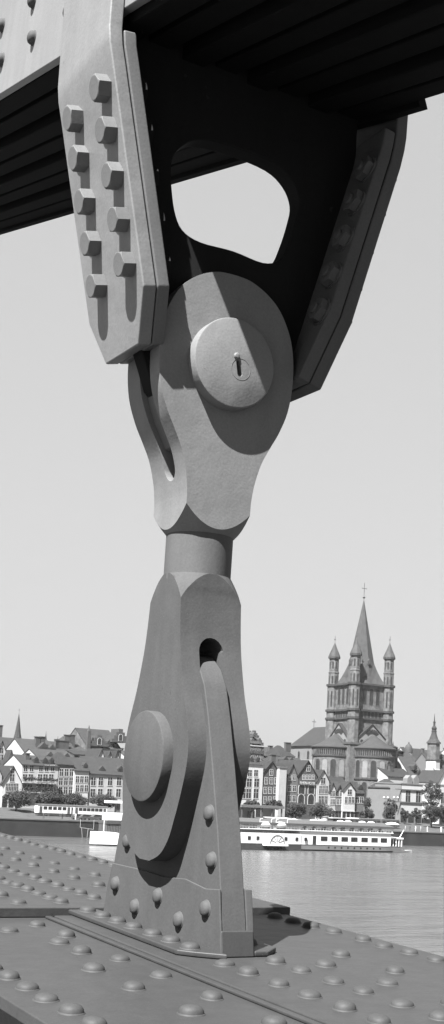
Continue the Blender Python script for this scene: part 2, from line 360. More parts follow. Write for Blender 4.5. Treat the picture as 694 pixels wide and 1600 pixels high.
link('upper_fork', bevelled(A, .0035), IRON_LINK, lnk, LB)
def cap(axis, c, a0, a1, r):
    d = 1 if a1 > a0 else -1; q = MB()
    q.lathe([(r, a0), (r, a1 - d * .004), (r - .0012, a1 - d * .0012), (r - .004, a1)], c, 64, axis); return q.mesh('cap', 25)
link('pin_cap', cap('X', (0, .316, .42), -.0405, -.068, .108), IRON_LOW, lnk, LB)
link('pin_cap', cap('X', (0, .316, .42), .1205, .148, .108), IRON_LOW, lnk, LB)
cm = cap('Y', (.039, 0, 1.355), .2165, .183, .107)
hole = MB(); pts = []
ca, sa = math.cos(R_(16)), math.sin(R_(16))
for x, z in [(.0042 * math.cos(a), .014 + .0042 * math.sin(a)) for a in np.linspace(0, PI, 7)] + [(.0062 * math.cos(a), -.014 + .0062 * math.sin(a)) for a in np.linspace(PI, 2 * PI, 7)]:
    pts.append((.045 + x * 1.2 * ca - z * sa + .005, 1.345 + x * 1.2 * sa + z * ca))
hole.prism(pts, .17, .2, 'Y'); cm = boolean(cm, hole.mesh('h'), 'DIFFERENCE'); bm = bmesh.new(); bm.from_mesh(cm); cm = finish(bm, 'cap', 25)
pc = link('pin_cap', cm, IRON_LINK, lnk, LB)
q = MB(); q.lathe([(.0262, .183), (.0262, .1824), (.025, .1824), (.025, .183)], (.055, 0, 1.343), 32, 'Y', caps=False); link('seal_ring', q.mesh('m', 30), IRON_LINK, pc, LB)
q = MB(); q.lathe([(.0075, .183), (.0075, .180), (.005, .1775), (.001, .177)], (.041, 0, 1.372), 12, 'Y'); link('grease_nipple', q.mesh('m', 30), IRON_LINK, pc, LB)
link('pin_cap', cap('Y', (.034, 0, 1.355), .3895, .426, .106), IRON_LINK, lnk, LB)

# --- suspension chain of stacked eyebar plates, climbing to the rear
CH = math.atan(.258); CB = (0.04, .3, 2.09)
chn = thing('suspension_chain', FR(*CB) @ Matrix.Rotation(CH, 4, 'X'), 'dark bundle of steel suspension plates crossing the top of the picture above the link', 'bridge chain')
CR = Matrix.Rotation(-CH, 4, 'X')
def cpart(mesh, name, m, par=chn): return link(name, mesh, m, par)
xs = np.linspace(-.302, .325, 8)
for i, x in enumerate(xs):
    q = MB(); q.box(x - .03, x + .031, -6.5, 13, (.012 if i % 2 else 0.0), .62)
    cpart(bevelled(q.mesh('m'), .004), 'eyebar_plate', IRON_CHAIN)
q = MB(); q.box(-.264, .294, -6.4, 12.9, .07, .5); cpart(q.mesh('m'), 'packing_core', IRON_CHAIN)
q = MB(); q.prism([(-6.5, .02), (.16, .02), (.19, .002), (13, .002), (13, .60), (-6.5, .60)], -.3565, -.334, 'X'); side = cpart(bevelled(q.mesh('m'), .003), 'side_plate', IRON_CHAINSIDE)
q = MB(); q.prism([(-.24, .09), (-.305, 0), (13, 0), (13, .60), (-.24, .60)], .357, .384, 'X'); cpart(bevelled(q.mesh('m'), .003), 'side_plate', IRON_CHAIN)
for y, z in [(-.6 + .28 * k, .10 + .105 * j + (.0)) for k in range(12) for j in range(2)]:
    put(RIVP, 'rivet', side, Matrix.Translation((-.3565, y + (.05 if z > .15 else 0), z)) @ RX @ Matrix.Diagonal((1, 1, 1.3, 1)))

# --- hanger bracket: web with its opening, two bent flanges, hexagon bolts
HB = (.04, .305, 1.35)
brk = thing('hanger_bracket', FR(*HB), 'V shaped steel bracket with bolted flanges, hanging under the dark chain', 'bridge bracket')
web = [(-.305, 2.15), (-.305, 1.98), (-.19, 1.49), (-.168, 1.37), (-.13, 1.28), (-.06, 1.22), (.04, 1.205), (.14, 1.22), (.21, 1.28), (.25, 1.37), (.277, 1.49), (.40, 1.98), (.40, 2.15)]
q = MB(); q.prism(web, .269, .319, 'Y'); A = q.mesh('w')
opn = smoothprof([(-.118, 1.78), (-.104, 1.715), (-.08, 1.674), (-.03, 1.658), (.06, 1.660), (.145, 1.653), (.192, 1.672), (.214, 1.72), (.233, 1.79), (.238, 1.838), (.214, 1.88), (.16, 1.908), (.05, 1.915), (-.05, 1.905), (-.10, 1.87), (-.12, 1.83), (-.118, 1.78)], 4)[:-1]
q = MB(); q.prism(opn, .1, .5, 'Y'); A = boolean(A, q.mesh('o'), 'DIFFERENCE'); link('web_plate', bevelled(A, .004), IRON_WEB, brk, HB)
bo_ = [(h - .014, z) for h, z in upp if 1.15 < z < 1.40]
q = MB(); q.prism([(.0385, 1.128)] + [(.0385 + h, z) for h, z in [(.05, 1.14)] + bo_] + [(.0385 - h, z) for h, z in ([(.05, 1.14)] + bo_)[::-1]], .2682, .3198, 'Y'); link('lit_web_end', bevelled(q.mesh('m'), .002), IRON_INNER, brk, HB)  # end of the web in the slot, painted lighter for its lit edges
def flange(path, t0, t1, sgn, z_top):
    """bent bar: path of outer points (X,z) from top to bottom with the Y range at each; sgn +1 when the outside is +X"""
    q = MB(); rings = []; n = len(path)
    for i, (x, z, y0, y1) in enumerate(path):
        a = Vector(path[max(i - 1, 0)][:2]); b = Vector(path[min(i + 1, n - 1)][:2]); d = (b - a).normalized()
        nn = Vector((-d.y, d.x)) if sgn > 0 else Vector((d.y, -d.x))     # outward
        if nn.x * sgn < 0: nn = -nn
        o_ = Vector((x, z)) - nn * t0; i_ = Vector((x, z)) - nn * t1
        rings.append(q.verts([(o_.x, y0, o_.y), (o_.x, y1, o_.y), (i_.x, y1, i_.y), (i_.x, y0, i_.y)]))
    for A_, B_ in zip(rings, rings[1:]):
        for k in range(4): q.face([A_[k], A_[(k + 1) % 4], B_[(k + 1) % 4], B_[k]])
    q.face(rings[0]); q.face(rings[-1][::-1]); return bevelled(q.mesh('m'), .0045, 2, 12, 22)
Yn, Yf = .150, .460
Lp = [(-.351, 2.62, Yn, Yf), (-.351, 2.10, Yn, Yf), (-.351, 2.02, Yn, Yf), (-.347, 1.985, Yn, Yf), (-.338, 1.948, Yn, Yf), (-.225, 1.464, Yn, Yf), (-.199, 1.353, .214, .397)]
Rp = [(.473, 2.62, Yn, Yf), (.473, 2.10, Yn, Yf), (.472, 2.02, Yn, Yf), (.468, 1.985, Yn, Yf), (.459, 1.94, Yn, Yf), (.339, 1.508, Yn, Yf), (.292, 1.345, .198, .35)]
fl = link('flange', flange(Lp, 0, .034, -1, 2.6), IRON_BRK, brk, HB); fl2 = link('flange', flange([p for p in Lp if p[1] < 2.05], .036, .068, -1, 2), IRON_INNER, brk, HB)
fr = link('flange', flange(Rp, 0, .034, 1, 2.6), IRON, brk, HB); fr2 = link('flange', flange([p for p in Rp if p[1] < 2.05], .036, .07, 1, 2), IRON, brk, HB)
def bolt_mesh(r=.0295, h=.032, washer=False):
    q = MB(); q.lathe([(r, 0), (r, h)], n=6); A = q.mesh('m')
    q = MB(); q.lathe([(r * 1.2, -.01), (r * 1.2, h - r * .20), (r * .84, h), ], n=40); A = boolean(A, q.mesh('c'), 'INTERSECT')
    bm = bmesh.new(); bm.from_mesh(A)
    if washer:
        t_ = MB(); t_.lathe([(r * 1.12, -.001), (r * 1.12, .004)], n=28); bm.from_mesh(t_.mesh('x'))
    return bevelled(finish(bm, 'm'), .0008, 1, 20)
BOLT = bolt_mesh(); BOLT.materials.append(IRON_BOLT)
NUT = bolt_mesh(.031, .022, True)
bm = bmesh.new(); bm.from_mesh(NUT); t_ = MB(); t_.lathe([(.014, .020), (.014, .027), (.0125, .029)], n=14); tm = t_.mesh('x'); bm.from_mesh(tm); NUT = finish(bm, 'nut', 25); NUTD = NUT.copy(); NUT.materials.append(IRON); NUTD.materials.append(IRON_WEB)  # left inner nuts coloured near-black because they lie in shade
hb = Vector(HB)
def along(path, z, off):
    a, b = Vector(path[4][:2]), Vector(path[5][:2]); t = (z - a.y) / (b.y - a.y); p = a.lerp(b, t); d = (b - a).normalized()
    nn = Vector((-d.y, d.x)); nn = -nn if nn.x * (-1 if path is Lp else 1) < 0 else nn
    return p - nn * off, nn
def bolts(path, hostO, hostI, zs, ys):
    for z in zs:
        for y in ys:
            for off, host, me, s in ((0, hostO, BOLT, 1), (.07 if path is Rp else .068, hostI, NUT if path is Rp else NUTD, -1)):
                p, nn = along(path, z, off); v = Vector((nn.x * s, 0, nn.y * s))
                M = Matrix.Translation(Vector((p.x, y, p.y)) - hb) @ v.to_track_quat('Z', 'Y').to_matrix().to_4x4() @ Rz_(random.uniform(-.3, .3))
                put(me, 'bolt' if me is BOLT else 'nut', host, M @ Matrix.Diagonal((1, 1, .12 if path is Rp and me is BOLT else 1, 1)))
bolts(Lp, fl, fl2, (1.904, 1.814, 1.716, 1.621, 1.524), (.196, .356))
bolts(Rp, fr, fr2, (1.905, 1.812, 1.712, 1.612, 1.515), (.187, .354))
#@@CITY
# ================================================================ FAR BANK
M_WHITE = mat('white_render', .33, .9, .08, .4, 0, .2, None, .12, .5)
M_LIGHT = mat('pale_render', .26, .9, .10, .4, 0, .2, None, .15, .5)
M_MID = mat('grey_render', 0.085, .9, .12, .5, 0, .2, None, .2, .5)
M_STUCCO = mat('stone_stucco', .11, .9, .12, .4, 0, .2, None, .2, .4)
M_BRICK = mat('dark_brick', 0.045, .9, .2, 1.5, 0, .2)
M_ROOF = mat('slate_roof', .021, .8, .22, .8, 0, .25)
M_ROOFD = mat('dark_slate_roof', 0.016, .8, .22, .8, 0, .25)
M_ROOFL = mat('pale_tile_roof', 0.028, .85, .2, .8, 0, .2)
M_GLASS = mat('window_glass', .02, .35, .3, .5, 0, .18)
M_FRAME = mat('window_paint', 0.3, .7, .05)
M_STONE = mat('church_stone', .075, .9, .45, .6, 0, .2, None, .5, .35)
M_PANEL = mat('niche_plaster', .12, .9, .2, .5)
M_STONED = mat('sooty_church_stone', .03, .9, .3, .4, 0, .2, None, .3, .3)
M_LEAD = mat('lead_roof', .04, .75, .25, .5, 0, .12)
M_QUAY = mat('quay_masonry', .022, .9, .3, .25, 0, .2, None, .4, .12)
M_WHITEP = mat('white_boat_paint', 0.5, .5, .04, 1)
M_DARKP = mat('black_boat_paint', .03, .5, .1, 1)
M_GREYP = mat('grey_canvas', 0.05, .9, .1, 1)
M_DARK = mat('dark_paint', .05, .6, .2, 1)
M_BARK = mat('bark', 0.02, .9, .3, 2)
M_LEAF = mat('leaves', 0.018, .7, .45, .6, 0, .2)
M_CLOTH = [mat('dark_clothes', .05, .9), mat('pale_clothes', .6, .9), mat('grey_clothes', .25, .9)]

def U2(px, py, v): return UV(px, py, v)

# --- quay wall
t = thing('quay_wall', CF(0, 0, WZ), 'long dark masonry embankment wall along the far side of the river', 'quay wall')
q = MB(); q.box(-900, 900, .5, 1.6, -2, GZ - WZ - .25); link('wall', q.mesh('m'), M_QUAY, t)
q = MB(); q.box(-900, 900, .35, 1.7, GZ - WZ - .247, GZ - WZ + .12); link('coping', q.mesh('m'), M_MID, t)

# --- windows
def window(par, x, z, w, h, y=0., arch=False, mull=True, frame=M_FRAME, name='window'):
    """frame standing 6 cm proud of the wall at y, with its dark pane as a sub-part"""
    q = MB(); f = .12
    if arch:
        a = [(-w / 2, 0)] + [(-w / 2 * math.cos(k), h - w / 2 + w / 2 * math.sin(k)) for k in np.linspace(0, PI, 9)] + [(w / 2, 0)]
        n = len(a); o = [(p[0] * 1.18, p[1] * 1.06 if p[1] else -.1) for p in a]
        for i in range(n):
            j = (i + 1) % n; A = [(x + o[i][0], y - .08, z + o[i][1]), (x + o[j][0], y - .08, z + o[j][1]), (x + a[j][0], y - .08, z + a[j][1]), (x + a[i][0], y - .08, z + a[i][1])]
            B_ = [(p[0], y + .02, p[2]) for p in A]; va, vb_ = q.verts(A), q.verts(B_)
            q.face(va); q.face(vb_[::-1])
            for k in range(4): q.face([va[k], vb_[k], vb_[(k + 1) % 4], va[(k + 1) % 4]])
    else:
        q.box(x - w / 2 - f, x + w / 2 + f, y - .10, y + .02, z - f * 1.4, z); q.box(x - w / 2 - f, x + w / 2 + f, y - .07, y + .02, z + h, z + h + f)
        q.box(x - w / 2 - f, x - w / 2, y - .07, y + .02, z + .002, z + h - .002); q.box(x + w / 2, x + w / 2 + f, y - .07, y + .02, z + .002, z + h - .002)
        if mull: q.box(x - .05, x + .05, y - .06, y + .02, z + .003, z + h - .003); q.box(x - w / 2 + .002, x + w / 2 - .002, y - .055, y + .02, z + h * .62, z + h * .62 + .08)
    fr_ = link(name, q.mesh('m', None, False), frame, par)
    q = MB()
    if arch: q.prism([(x + p[0], z + p[1]) for p in a], y - .03, y + .01, 'Y')
    else: q.box(x - w / 2 + .001, x + w / 2 - .001, y - .03, y + .01, z + .001, z + h - .001)
    link('pane', q.mesh('m', None, False), M_GLASS, fr_); return fr_

def house(kind, px0, px1, pye, pyr, v, label, wall, roof, depth=12, wins=(), frame=M_FRAME, name='town_house', dormers=(), chimneys=(), ground_floor=None, over=.35, group=None, zb=None, py0=None, skew=0.):
    """px0..px1 facade edges, pye eave and pyr ridge as measured in the photograph; facade stands at v metres behind the quay"""
    u0, _ = UV(px0, pye, v); u1, _ = UV(px1, pye, v); uc = (u0 + u1) / 2; W = u1 - u0
    zb = ground(v) if zb is None else zb; ze = UV((px0 + px1) / 2, pye, v)[1] - zb
    vr = v if kind in ('gable', 'stepped') else v + depth / 2
    zr = UV((px0 + px1) / 2, pyr, vr)[1] - zb
    t = thing(name, CF(uc, v, zb), label, 'house' if 'house' in name else name.replace('_', ' '), group)
    h = W / 2; q = MB()
    if kind == 'gable':
        q.prism([(-h, -1), (h, -1), (h, ze), (0, zr), (-h, ze)], 0, depth, 'Y'); link('wall', q.mesh('m'), wall, t)
        q = MB(); k = (zr - ze) / h
        for s in (-1, 1):
            q.prism([(s * .0, zr + .02), (s * (h + over), ze - over * k + .02), (s * (h + over), ze - over * k + .30), (0, zr + .32)], -over, depth + .2, 'Y')
        link('roof', q.mesh('m', None, False), roof, t)
    elif kind == 'stepped':
        q.box(-h, h, 0, depth, -1, ze); n = 5
        for i in range(n): q.box(-h * (1 - i / n), h * (1 - i / n), 0, .5, ze + (zr - ze) * i / n + .003, ze + (zr - ze) * (i + 1) / n)
        link('wall', q.mesh('m', None, False), wall, t)
        q = MB(); q.prism([(-h - .1, ze + .003), (h + .1, ze + .003), (0, zr - .4)], .52, depth, 'Y'); link('roof', q.mesh('m'), roof, t)
    elif kind == 'eaves':
        q.prism([(0, -1), (depth, -1), (depth, ze), (depth / 2, zr - .3), (0, ze)], -h, h, 'X'); link('wall', q.mesh('m'), wall, t)
        q = MB(); k = (zr - ze) / (depth / 2)
        for s in (0, 1):
            e = -over if s == 0 else depth + over; q.prism([(depth / 2, zr), (depth / 2, zr - .28), (e, ze - over * k - .1), (e, ze - over * k + .2)], -h - .15, h + .15, 'X')
        link('roof', q.mesh('m', None, False), roof, t)
    elif kind == 'hip':
        q.box(-h, h, 0, depth, -1, ze); link('wall', q.mesh('m'), wall, t)
        q = MB(); r = min(h, depth / 2) * .75; a = q.verts([(-h - over, -over, ze + .003), (h + over, -over, ze + .003), (h + over, depth + over, ze + .003), (-h - over, depth + over, ze + .003)])
        b = q.verts([(-h + r, depth / 2, zr), (h - r, depth / 2, zr)])
        q.face(a[::-1]); q.face([a[0], a[1], b[1], b[0]]); q.face([a[1], a[2], b[1]]); q.face([a[2], a[3], b[0], b[1]]); q.face([a[3], a[0], b[0]])
        link('roof', q.mesh('m'), roof, t)
    elif kind == 'flat':
        q.box(-h, h, 0, depth, -1, ze); link('wall', q.mesh('m'), wall, t)
        q = MB(); q.box(-h - .2, h + .2, -.2, depth + .2, ze + .003, ze + .4); link('cornice', q.mesh('m'), roof, t)
    if ground_floor:
        q = MB(); n = ground_floor; 
        for i in range(n): q.box(-h + W * (i + .12) / n, -h + W * (i + .88) / n, -.05, .02, .1, 3.0)
        link('shop_front', q.mesh('m', None, False), M_GLASS, t)
        q = MB(); q.box(-h, h, -.25, .02, 3.1, 3.4); link('fascia', q.mesh('m'), wall, t)
    for wn in wins:                              # rows: (py of the window centre, [px centres], w, h)
        py, pxs, ww, hh = wn[:4]; ar = len(wn) > 4 and wn[4]
        for p in pxs:
            u, z = UV(p, py, v)
            window(t, u - uc, z - zb - hh / 2, ww, hh, -.002, ar, True, frame)
    rf = [c for c in t.children if c.name.split('.')[0] in ('roof', 'cornice')][0]
    for (p, py, w_) in dormers:
        u, z = UV(p, py, v + 1.5); x = u - uc; z -= zb
        q = MB(); q.prism([(x - w_ / 2, z - 1), (x + w_ / 2, z - 1), (x + w_ / 2, z + .5), (x, z + .5 + w_ * .5), (x - w_ / 2, z + .5)], 1.0, 4.5, 'Y'); dm = link('dormer', q.mesh('m'), roof, rf)
        q = MB(); q.box(x - w_ * .28, x + w_ * .28, .93, 1.02, z - .6, z + .5); dm.data.materials.append(M_GLASS)
        b2 = bmesh.new(); b2.from_mesh(dm.data); k0 = len(b2.faces); tm = q.mesh('g'); b2.from_mesh(tm); b2.faces.ensure_lookup_table()
        for f in b2.faces[k0:]: f.material_index = 1
        b2.to_mesh(dm.data); b2.free()
    for (p, py, w_) in chimneys:
        u, z = UV(p, py, v + 3); x = u - uc
        q = MB(); q.box(x - w_ / 2, x + w_ / 2, 3, 4.2, ze * .7, z - zb); q.box(x - w_ / 2 - .15, x + w_ / 2 + .15, 2.85, 4.35, z - zb + .003, z - zb + .25); link('chimney', q.mesh('m', None, False), M_BRICK, rf)
    return t

# --- front row, left of the link
house('gable', 4, 34.5, 1224, 1198, 36, 'white gabled house with a row of four windows, at the left end of the waterfront', M_WHITE, M_ROOFD, 14,
      [(1205, [19.5], 1.0, 1.3), (1215.5, [19], 1.3, 2.0), (1230, [11, 16, 21, 26], .85, 2.1)], ground_floor=3)
house('gable', -22, 3.2, 1212, 1190, 37, 'pale house with a dark roof cut by the left edge of the photo', M_LIGHT, M_ROOFD, 14, [(1226, [-4, -9, -14], 1, 2)])
t = house('eaves', 34.8, 91.5, 1196, 1181, 36, 'wide light house with two long balconies and rows of dark windows', M_LIGHT, M_ROOF, 13,
      [(1200.5, [40, 49.5, 64, 73, 82], 1.15, 1.7), (1215.5, [39, 48, 62.5, 71, 80], 1.4, 2.1), (1231.5, [38, 46.5, 60.5, 69.5, 79], 1.5, 2.3)], dormers=[(56, 1189, 1.6), (70, 1190, 1.6), (80, 1190, 1.6)], chimneys=[(44, 1178, 1.2)])
for py in (1223, 1238):
    (u0, z), (u1, _) = UV(36, py, 35), UV(90, py, 35); M = t.matrix_world.inverted(); uc = (UV(34.8, 1196, 36)[0] + UV(91.5, 1196, 36)[0]) / 2; zz = z - ground(36)
    q = MB(); q.box(u0 - uc, u1 - uc, -1.2, -.005, zz, zz + .25)
    for k in range(24): x = u0 - uc + (u1 - u0) * k / 23; q.box(x - .04, x + .04, -1.19, -1.13, zz + .252, zz + 1.1)
    q.box(u0 - uc, u1 - uc, -1.2, -1.12, zz + 1.103, zz + 1.2); link('balcony', q.mesh('m', None, False), M_FRAME, t)
    q = MB()
    for k in range(700):
        c = Vector((random.uniform(u0 - uc, u1 - uc), random.uniform(-1.5, -.9), zz + 1.15 + random.gauss(.1, .22))); a, b = Vector((random.gauss(0, 1), random.gauss(0, 1), random.gauss(0, 1))).normalized() * .16, Vector((random.gauss(0, 1), random.gauss(0, 1), random.gauss(0, 1))).normalized() * .16
        q.face(q.verts([c - a, c - b, c + a, c + b]))
    link('balcony_plants', q.mesh('m', None, False), M_LEAF, t)['kind'] = 'stuff'
house('hip', 91.8, 115.8, 1195, 1176, 36, 'narrow grey house with a steep dark hipped roof, right of the balconied house', M_MID, M_ROOFD, 11,
      [(1207, [96, 104, 112], 1.2, 2.1), (1221, [95, 103, 111], 1.2, 2.1), (1235, [94.5, 102.5, 110.5], 1.2, 2.1)])
house('eaves', 116, 139.5, 1204, 1184, 35.6, 'bright white house between the dark hipped roof and the steep slate roof', M_WHITE, M_ROOF, 12,
      [(1218, [121, 128, 135], 1.1, 1.9), (1232, [121, 128, 135], 1.1, 1.9)], dormers=[(133, 1198, 1.5)])
house('eaves', 139.8, 208, 1210, 1184, 36, 'light house with a steep slate roof, partly hidden behind the link on its left side', M_LIGHT, M_ROOF, 14,
      [(1221, [146, 157.5, 172, 186, 199], 1.5, 2.4), (1239, [145, 156.5, 171, 185, 198], 1.5, 2.4)], dormers=[(159, 1205, 2.2), (188, 1204, 2.0)])
# --- front row behind the link, seen only from a step to the side
for i, (a, b, e, r, k, wm, rm, l) in enumerate(((208.4, 232, 1209, 1190, 'gable', M_MID, M_ROOFD, 'grey gabled house hidden behind the left half of the link'), (232.4, 262, 1204, 1186, 'eaves', M_LIGHT, M_ROOF, 'light slate roofed house hidden behind the lower pin cap'),
        (262.4, 284, 1210, 1190, 'gable', M_BRICK, M_ROOFD, 'brick gabled house hidden behind the fork of the link'), (284.4, 318, 1200, 1182, 'hip', M_LIGHT, M_ROOF, 'light hipped house hidden behind the pedestal'),
        (318.4, 343, 1208, 1189, 'gable', M_WHITE, M_ROOFD, 'white gabled house hidden behind the pedestal'), (343.4, 371.5, 1203, 1184, 'eaves', M_MID, M_ROOF, 'grey house hidden behind the right edge of the pedestal'))):
    n = 2 if b - a < 25 else 3
    house(k, a, b, e, r, 36 - .1 * i, l, wm, rm, 13, [(y, [a + (b - a) * (j + .5) / n for j in range(n)], 1.2, 2.0) for y in (1214, 1228, 1242)], ground_floor=n)
# --- front row, right of the link
house('hip', 372, 411.8, 1194, 1177, 35.8, 'tall white house with shuttered dark windows just right of the link', M_WHITE, M_ROOF, 12,
      [(1208, [381, 390.5, 400], 1.5, 2.0), (1223, [381, 389.5, 401], 1.9, 2.7), (1240, [380, 388.5, 400], 1.9, 3.0)], dormers=[(392, 1188, 1.6), (402, 1188, 1.4)], ground_floor=4)
house('gable', 412, 436.5, 1207, 1190, 36.1, 'dark brick gabled house beside the tall white house', M_BRICK, M_ROOFD, 15,
      [(1207, [424], 1.2, 1.8), (1220, [416, 424, 431.5], 1.1, 2.0), (1235, [414.5, 422, 430], 1.1, 2.0), (1250, [414, 421.5, 429.5], 1.1, 2.0)], chimneys=[(428, 1180, 1.8)])
house('flat', 437, 448.3, 1200, 1199, 34.6, 'narrow pale windowless house front between dark gables', M_LIGHT, M_MID, 12, [])
house('gable', 448.6, 465.5, 1215, 1194.5, 36, 'narrow grey gabled house left of the hotel', M_MID, M_ROOFD, 13,
      [(1215, [453, 460], 1.1, 1.6), (1232, [452.5, 460], 1.3, 1.9), (1248, [452, 459.5], 1.3, 1.9)])
hotel = house('gable', 465.7, 495.3, 1212, 1189, 35.7, 'dark gabled hotel with a long name board across its front', M_BRICK, M_ROOFD, 16,
      [(1200.5, [482], 1.3, 1.8), (1214.5, [474.5, 479.5, 484.5, 489.5], .8, 1.5), (1233, [471.5, 486.5], 2.5, 3.2, True), (1249, [470.5, 486], 2.5, 3.4, True)])
(u0, z0), (u1, z1) = UV(467.8, 1223, 35.5), UV(493.6, 1223, 35.5); uc = (UV(465.7, 1212, 35.7)[0] + UV(495.3, 1212, 35.7)[0]) / 2; zc = z0 - ground(35.7)
q = MB(); q.box(u0 - uc, u1 - uc, -.35, -.15, zc - .72, zc + .72); sb = link('name_board', q.mesh('m'), M_DARK, hotel)
tc_ = bpy.data.curves.new('txt', 'FONT'); tc_.body = 'RHEIN-HOTEL'; tc_.size = 1.0; tc_.extrude = .03; tc_.align_x = 'CENTER'; tc_.align_y = 'CENTER'
to = bpy.data.objects.new('txt', tc_); COL.objects.link(to); bpy.context.view_layer.update()
me = bpy.data.meshes.new_from_object(to.evaluated_get(bpy.context.evaluated_depsgraph_get())); bpy.data.objects.remove(to)
wd = max(v.co.x for v in me.vertices) - min(v.co.x for v in me.vertices); cx = (max(v.co.x for v in me.vertices) + min(v.co.x for v in me.vertices)) / 2; cy = (max(v.co.y for v in me.vertices) + min(v.co.y for v in me.vertices)) / 2
hh_ = max(v.co.y for v in me.vertices) - min(v.co.y for v in me.vertices)
me.transform(Matrix.Translation(((u0 + u1) / 2 - uc, -.37, zc)) @ Matrix.Rotation(PI / 2, 4, 'X') @ Matrix.Diagonal(((u1 - u0) * .92 / wd, .98 / hh_, 1, 1)) @ Matrix.Translation((-cx, -cy, 0)))
link('lettering', me, M_WHITE, sb)
house('gable', 495.6, 514.5, 1221, 1204, 35.4, 'pale gabled house with shuttered windows right of the hotel', M_LIGHT, M_ROOFD, 14,
      [(1220, [505], 1.8, 2.0), (1234, [501, 505.5, 510], 1.2, 2.6), (1250, [500, 505, 509.5], 1.2, 2.6)])
house('gable', 514.8, 525, 1236, 1224, 35.2, 'small light gabled house, left one of the low row before the church', M_LIGHT, M_ROOFD, 10, [(1240, [518, 522], .9, 1.8), (1253, [518, 522], .9, 1.8)], ground_floor=2)
house('gable', 525.2, 535.5, 1238, 1227, 35.3, 'small grey gabled house second in the low row before the church', M_MID, M_ROOF, 10, [(1240, [528, 532.5], .9, 1.8), (1253, [528, 532.5], .9, 1.8)], ground_floor=2)
house('gable', 536, 555.3, 1235, 1223, 34.8, 'small bright white gabled house in front of the church apse', M_WHITE, M_ROOFD, 10, [(1237.5, [546.5], 1.8, 1.7), (1250, [541, 546.5, 551.5], 1.1, 2.0)], ground_floor=3)
house('eaves', 555.6, 569.5, 1239, 1222, 35.6, 'small dark roofed house next to the cone shaped tree', M_MID, M_ROOFD, 9, [(1250, [558.5, 565], 1.5, 2.0)], dormers=[(562.5, 1233, 2.2)], ground_floor=2)
# --- right end
hr = house('flat', 627, 661, 1226, 1225, 38, 'pale house with a parapet and two tall windows, right of the church', M_STUCCO, M_STUCCO, 14,
      [(1245, [637.5, 653.5], 2.2, 4.4)], ground_floor=3, dormers=())
uc = (UV(627, 1226, 38)[0] + UV(661, 1226, 38)[0]) / 2
h_ = (UV(661, 1226, 38)[0] - UV(627, 1226, 38)[0]) / 2; q = MB(); q.box(-h_ + .3, h_ - .01, -.014, -.001, 3.45, UV(644, 1226, 38)[1] - ground(38) - .02); link('painted_front', q.mesh('m'), M_WHITE, hr)
for py in (1234.5, 1254):
    z = UV(644, py, 38)[1] - ground(38); q = MB(); q.box(-8, 8, -.35, -.004, z - .15, z + .2); link('string_course', q.mesh('m'), M_MID, hr)
for p in (641, 651):
    u, z = UV(p, 1220, 38.5); q = MB(); q.prism([(u - uc - 1.2, z - ground(38) - 1.2), (u - uc + 1.2, z - ground(38) - 1.2), (u - uc + 1.2, z - ground(38) + .8), (u - uc, z - ground(38) + 2), (u - uc - 1.2, z - ground(38) + .8)], .6, 3, 'Y'); link('dormer', q.mesh('m'), M_STUCCO, hr)
house('flat', 686.5, 730, 1228, 1227, 38.3, 'white building with a dark window cut by the right edge of the photo', M_WHITE, M_LIGHT, 14, [(1247, [692.5, 704], 2.2, 4.0)], ground_floor=3)
house('hip', 609, 631, 1232, 1218, 44, 'light house with a low roof half hidden beside the church apse', M_STUCCO, M_ROOF, 12, [(1240, [613], 1.0, 1.6)])

# --- roofs behind, left part
house('eaves', 6, 62, 1180, 1154, 80, 'broad grey hipped roof behind the white gabled house', M_MID, M_ROOF, 22, dormers=[(32, 1174, 3)], name='town_house')
house('gable', -8, 12, 1184, 1158, 62, 'white gable end rising at the left edge of the photo', M_WHITE, M_ROOF, 20, [(1173, [2], 1.3, 1.6), (1184, [2, -3], 1.3, 1.8)])
house('gable', 12.5, 22, 1188, 1173, 58, 'tiny bright white gable between larger roofs at left', M_WHITE, M_ROOF, 12)
house('gable', 5, 19, 1202, 1189, 50, 'pale gable with dark roof edges just behind the white gabled house', M_WHITE, M_ROOFD, 12)
house('eaves', 38, 90, 1176, 1156, 66, 'pale tiled roof with dormers behind the balconied house', M_LIGHT, M_ROOFL, 16, dormers=[(68, 1170, 3.2), (81, 1172, 2.6)], chimneys=[(60, 1152, 1.6), (68, 1152, 1.4)])
house('eaves', 86, 124, 1178, 1160, 90, 'grey roof with a square chimney behind the hipped dark roof', M_MID, M_ROOF, 16, chimneys=[(98, 1158, 5.0), (90, 1156, 1.2)])
house('hip', 104, 139, 1176, 1152, 120, 'wide grey hipped roof left of the stepped gable hall', M_MID, M_ROOFL, 22, chimneys=[(106, 1149, 2), (114, 1149, 2)])
house('eaves', 116, 154, 1180, 1173.5, 70, 'long low dark roof below the gabled hall', M_BRICK, M_ROOFD, 12)
house('gable', 153.5, 163, 1184, 1171, 60, 'small white gable peeping over the steep slate roof', M_WHITE, M_ROOF, 10)
house('gable', 167, 176, 1188, 1174, 58, 'second small white gable, nearer to the link', M_WHITE, M_ROOF, 10)
house('gable', 178, 187, 1188, 1174, 62, 'pale little gable touching the outline of the link', M_LIGHT, M_ROOFD, 10)
house('eaves', 60, 118, 1186, 1172, 52, 'grey tiled roof directly behind the balconies', M_LIGHT, M_ROOFL, 14, dormers=[(78, 1183, 2.4), (104, 1184, 2)])
hall = house('eaves', 137.5, 190, 1170, 1140.5, 140, 'large hall with a high slate roof, pinnacled at its left end', M_STONE, M_ROOF, 24, name='gabled_hall', dormers=[(171, 1163, 3)])
uc = (UV(137.5, 1170, 140)[0] + UV(190, 1170, 140)[0]) / 2; zb = ground(140)
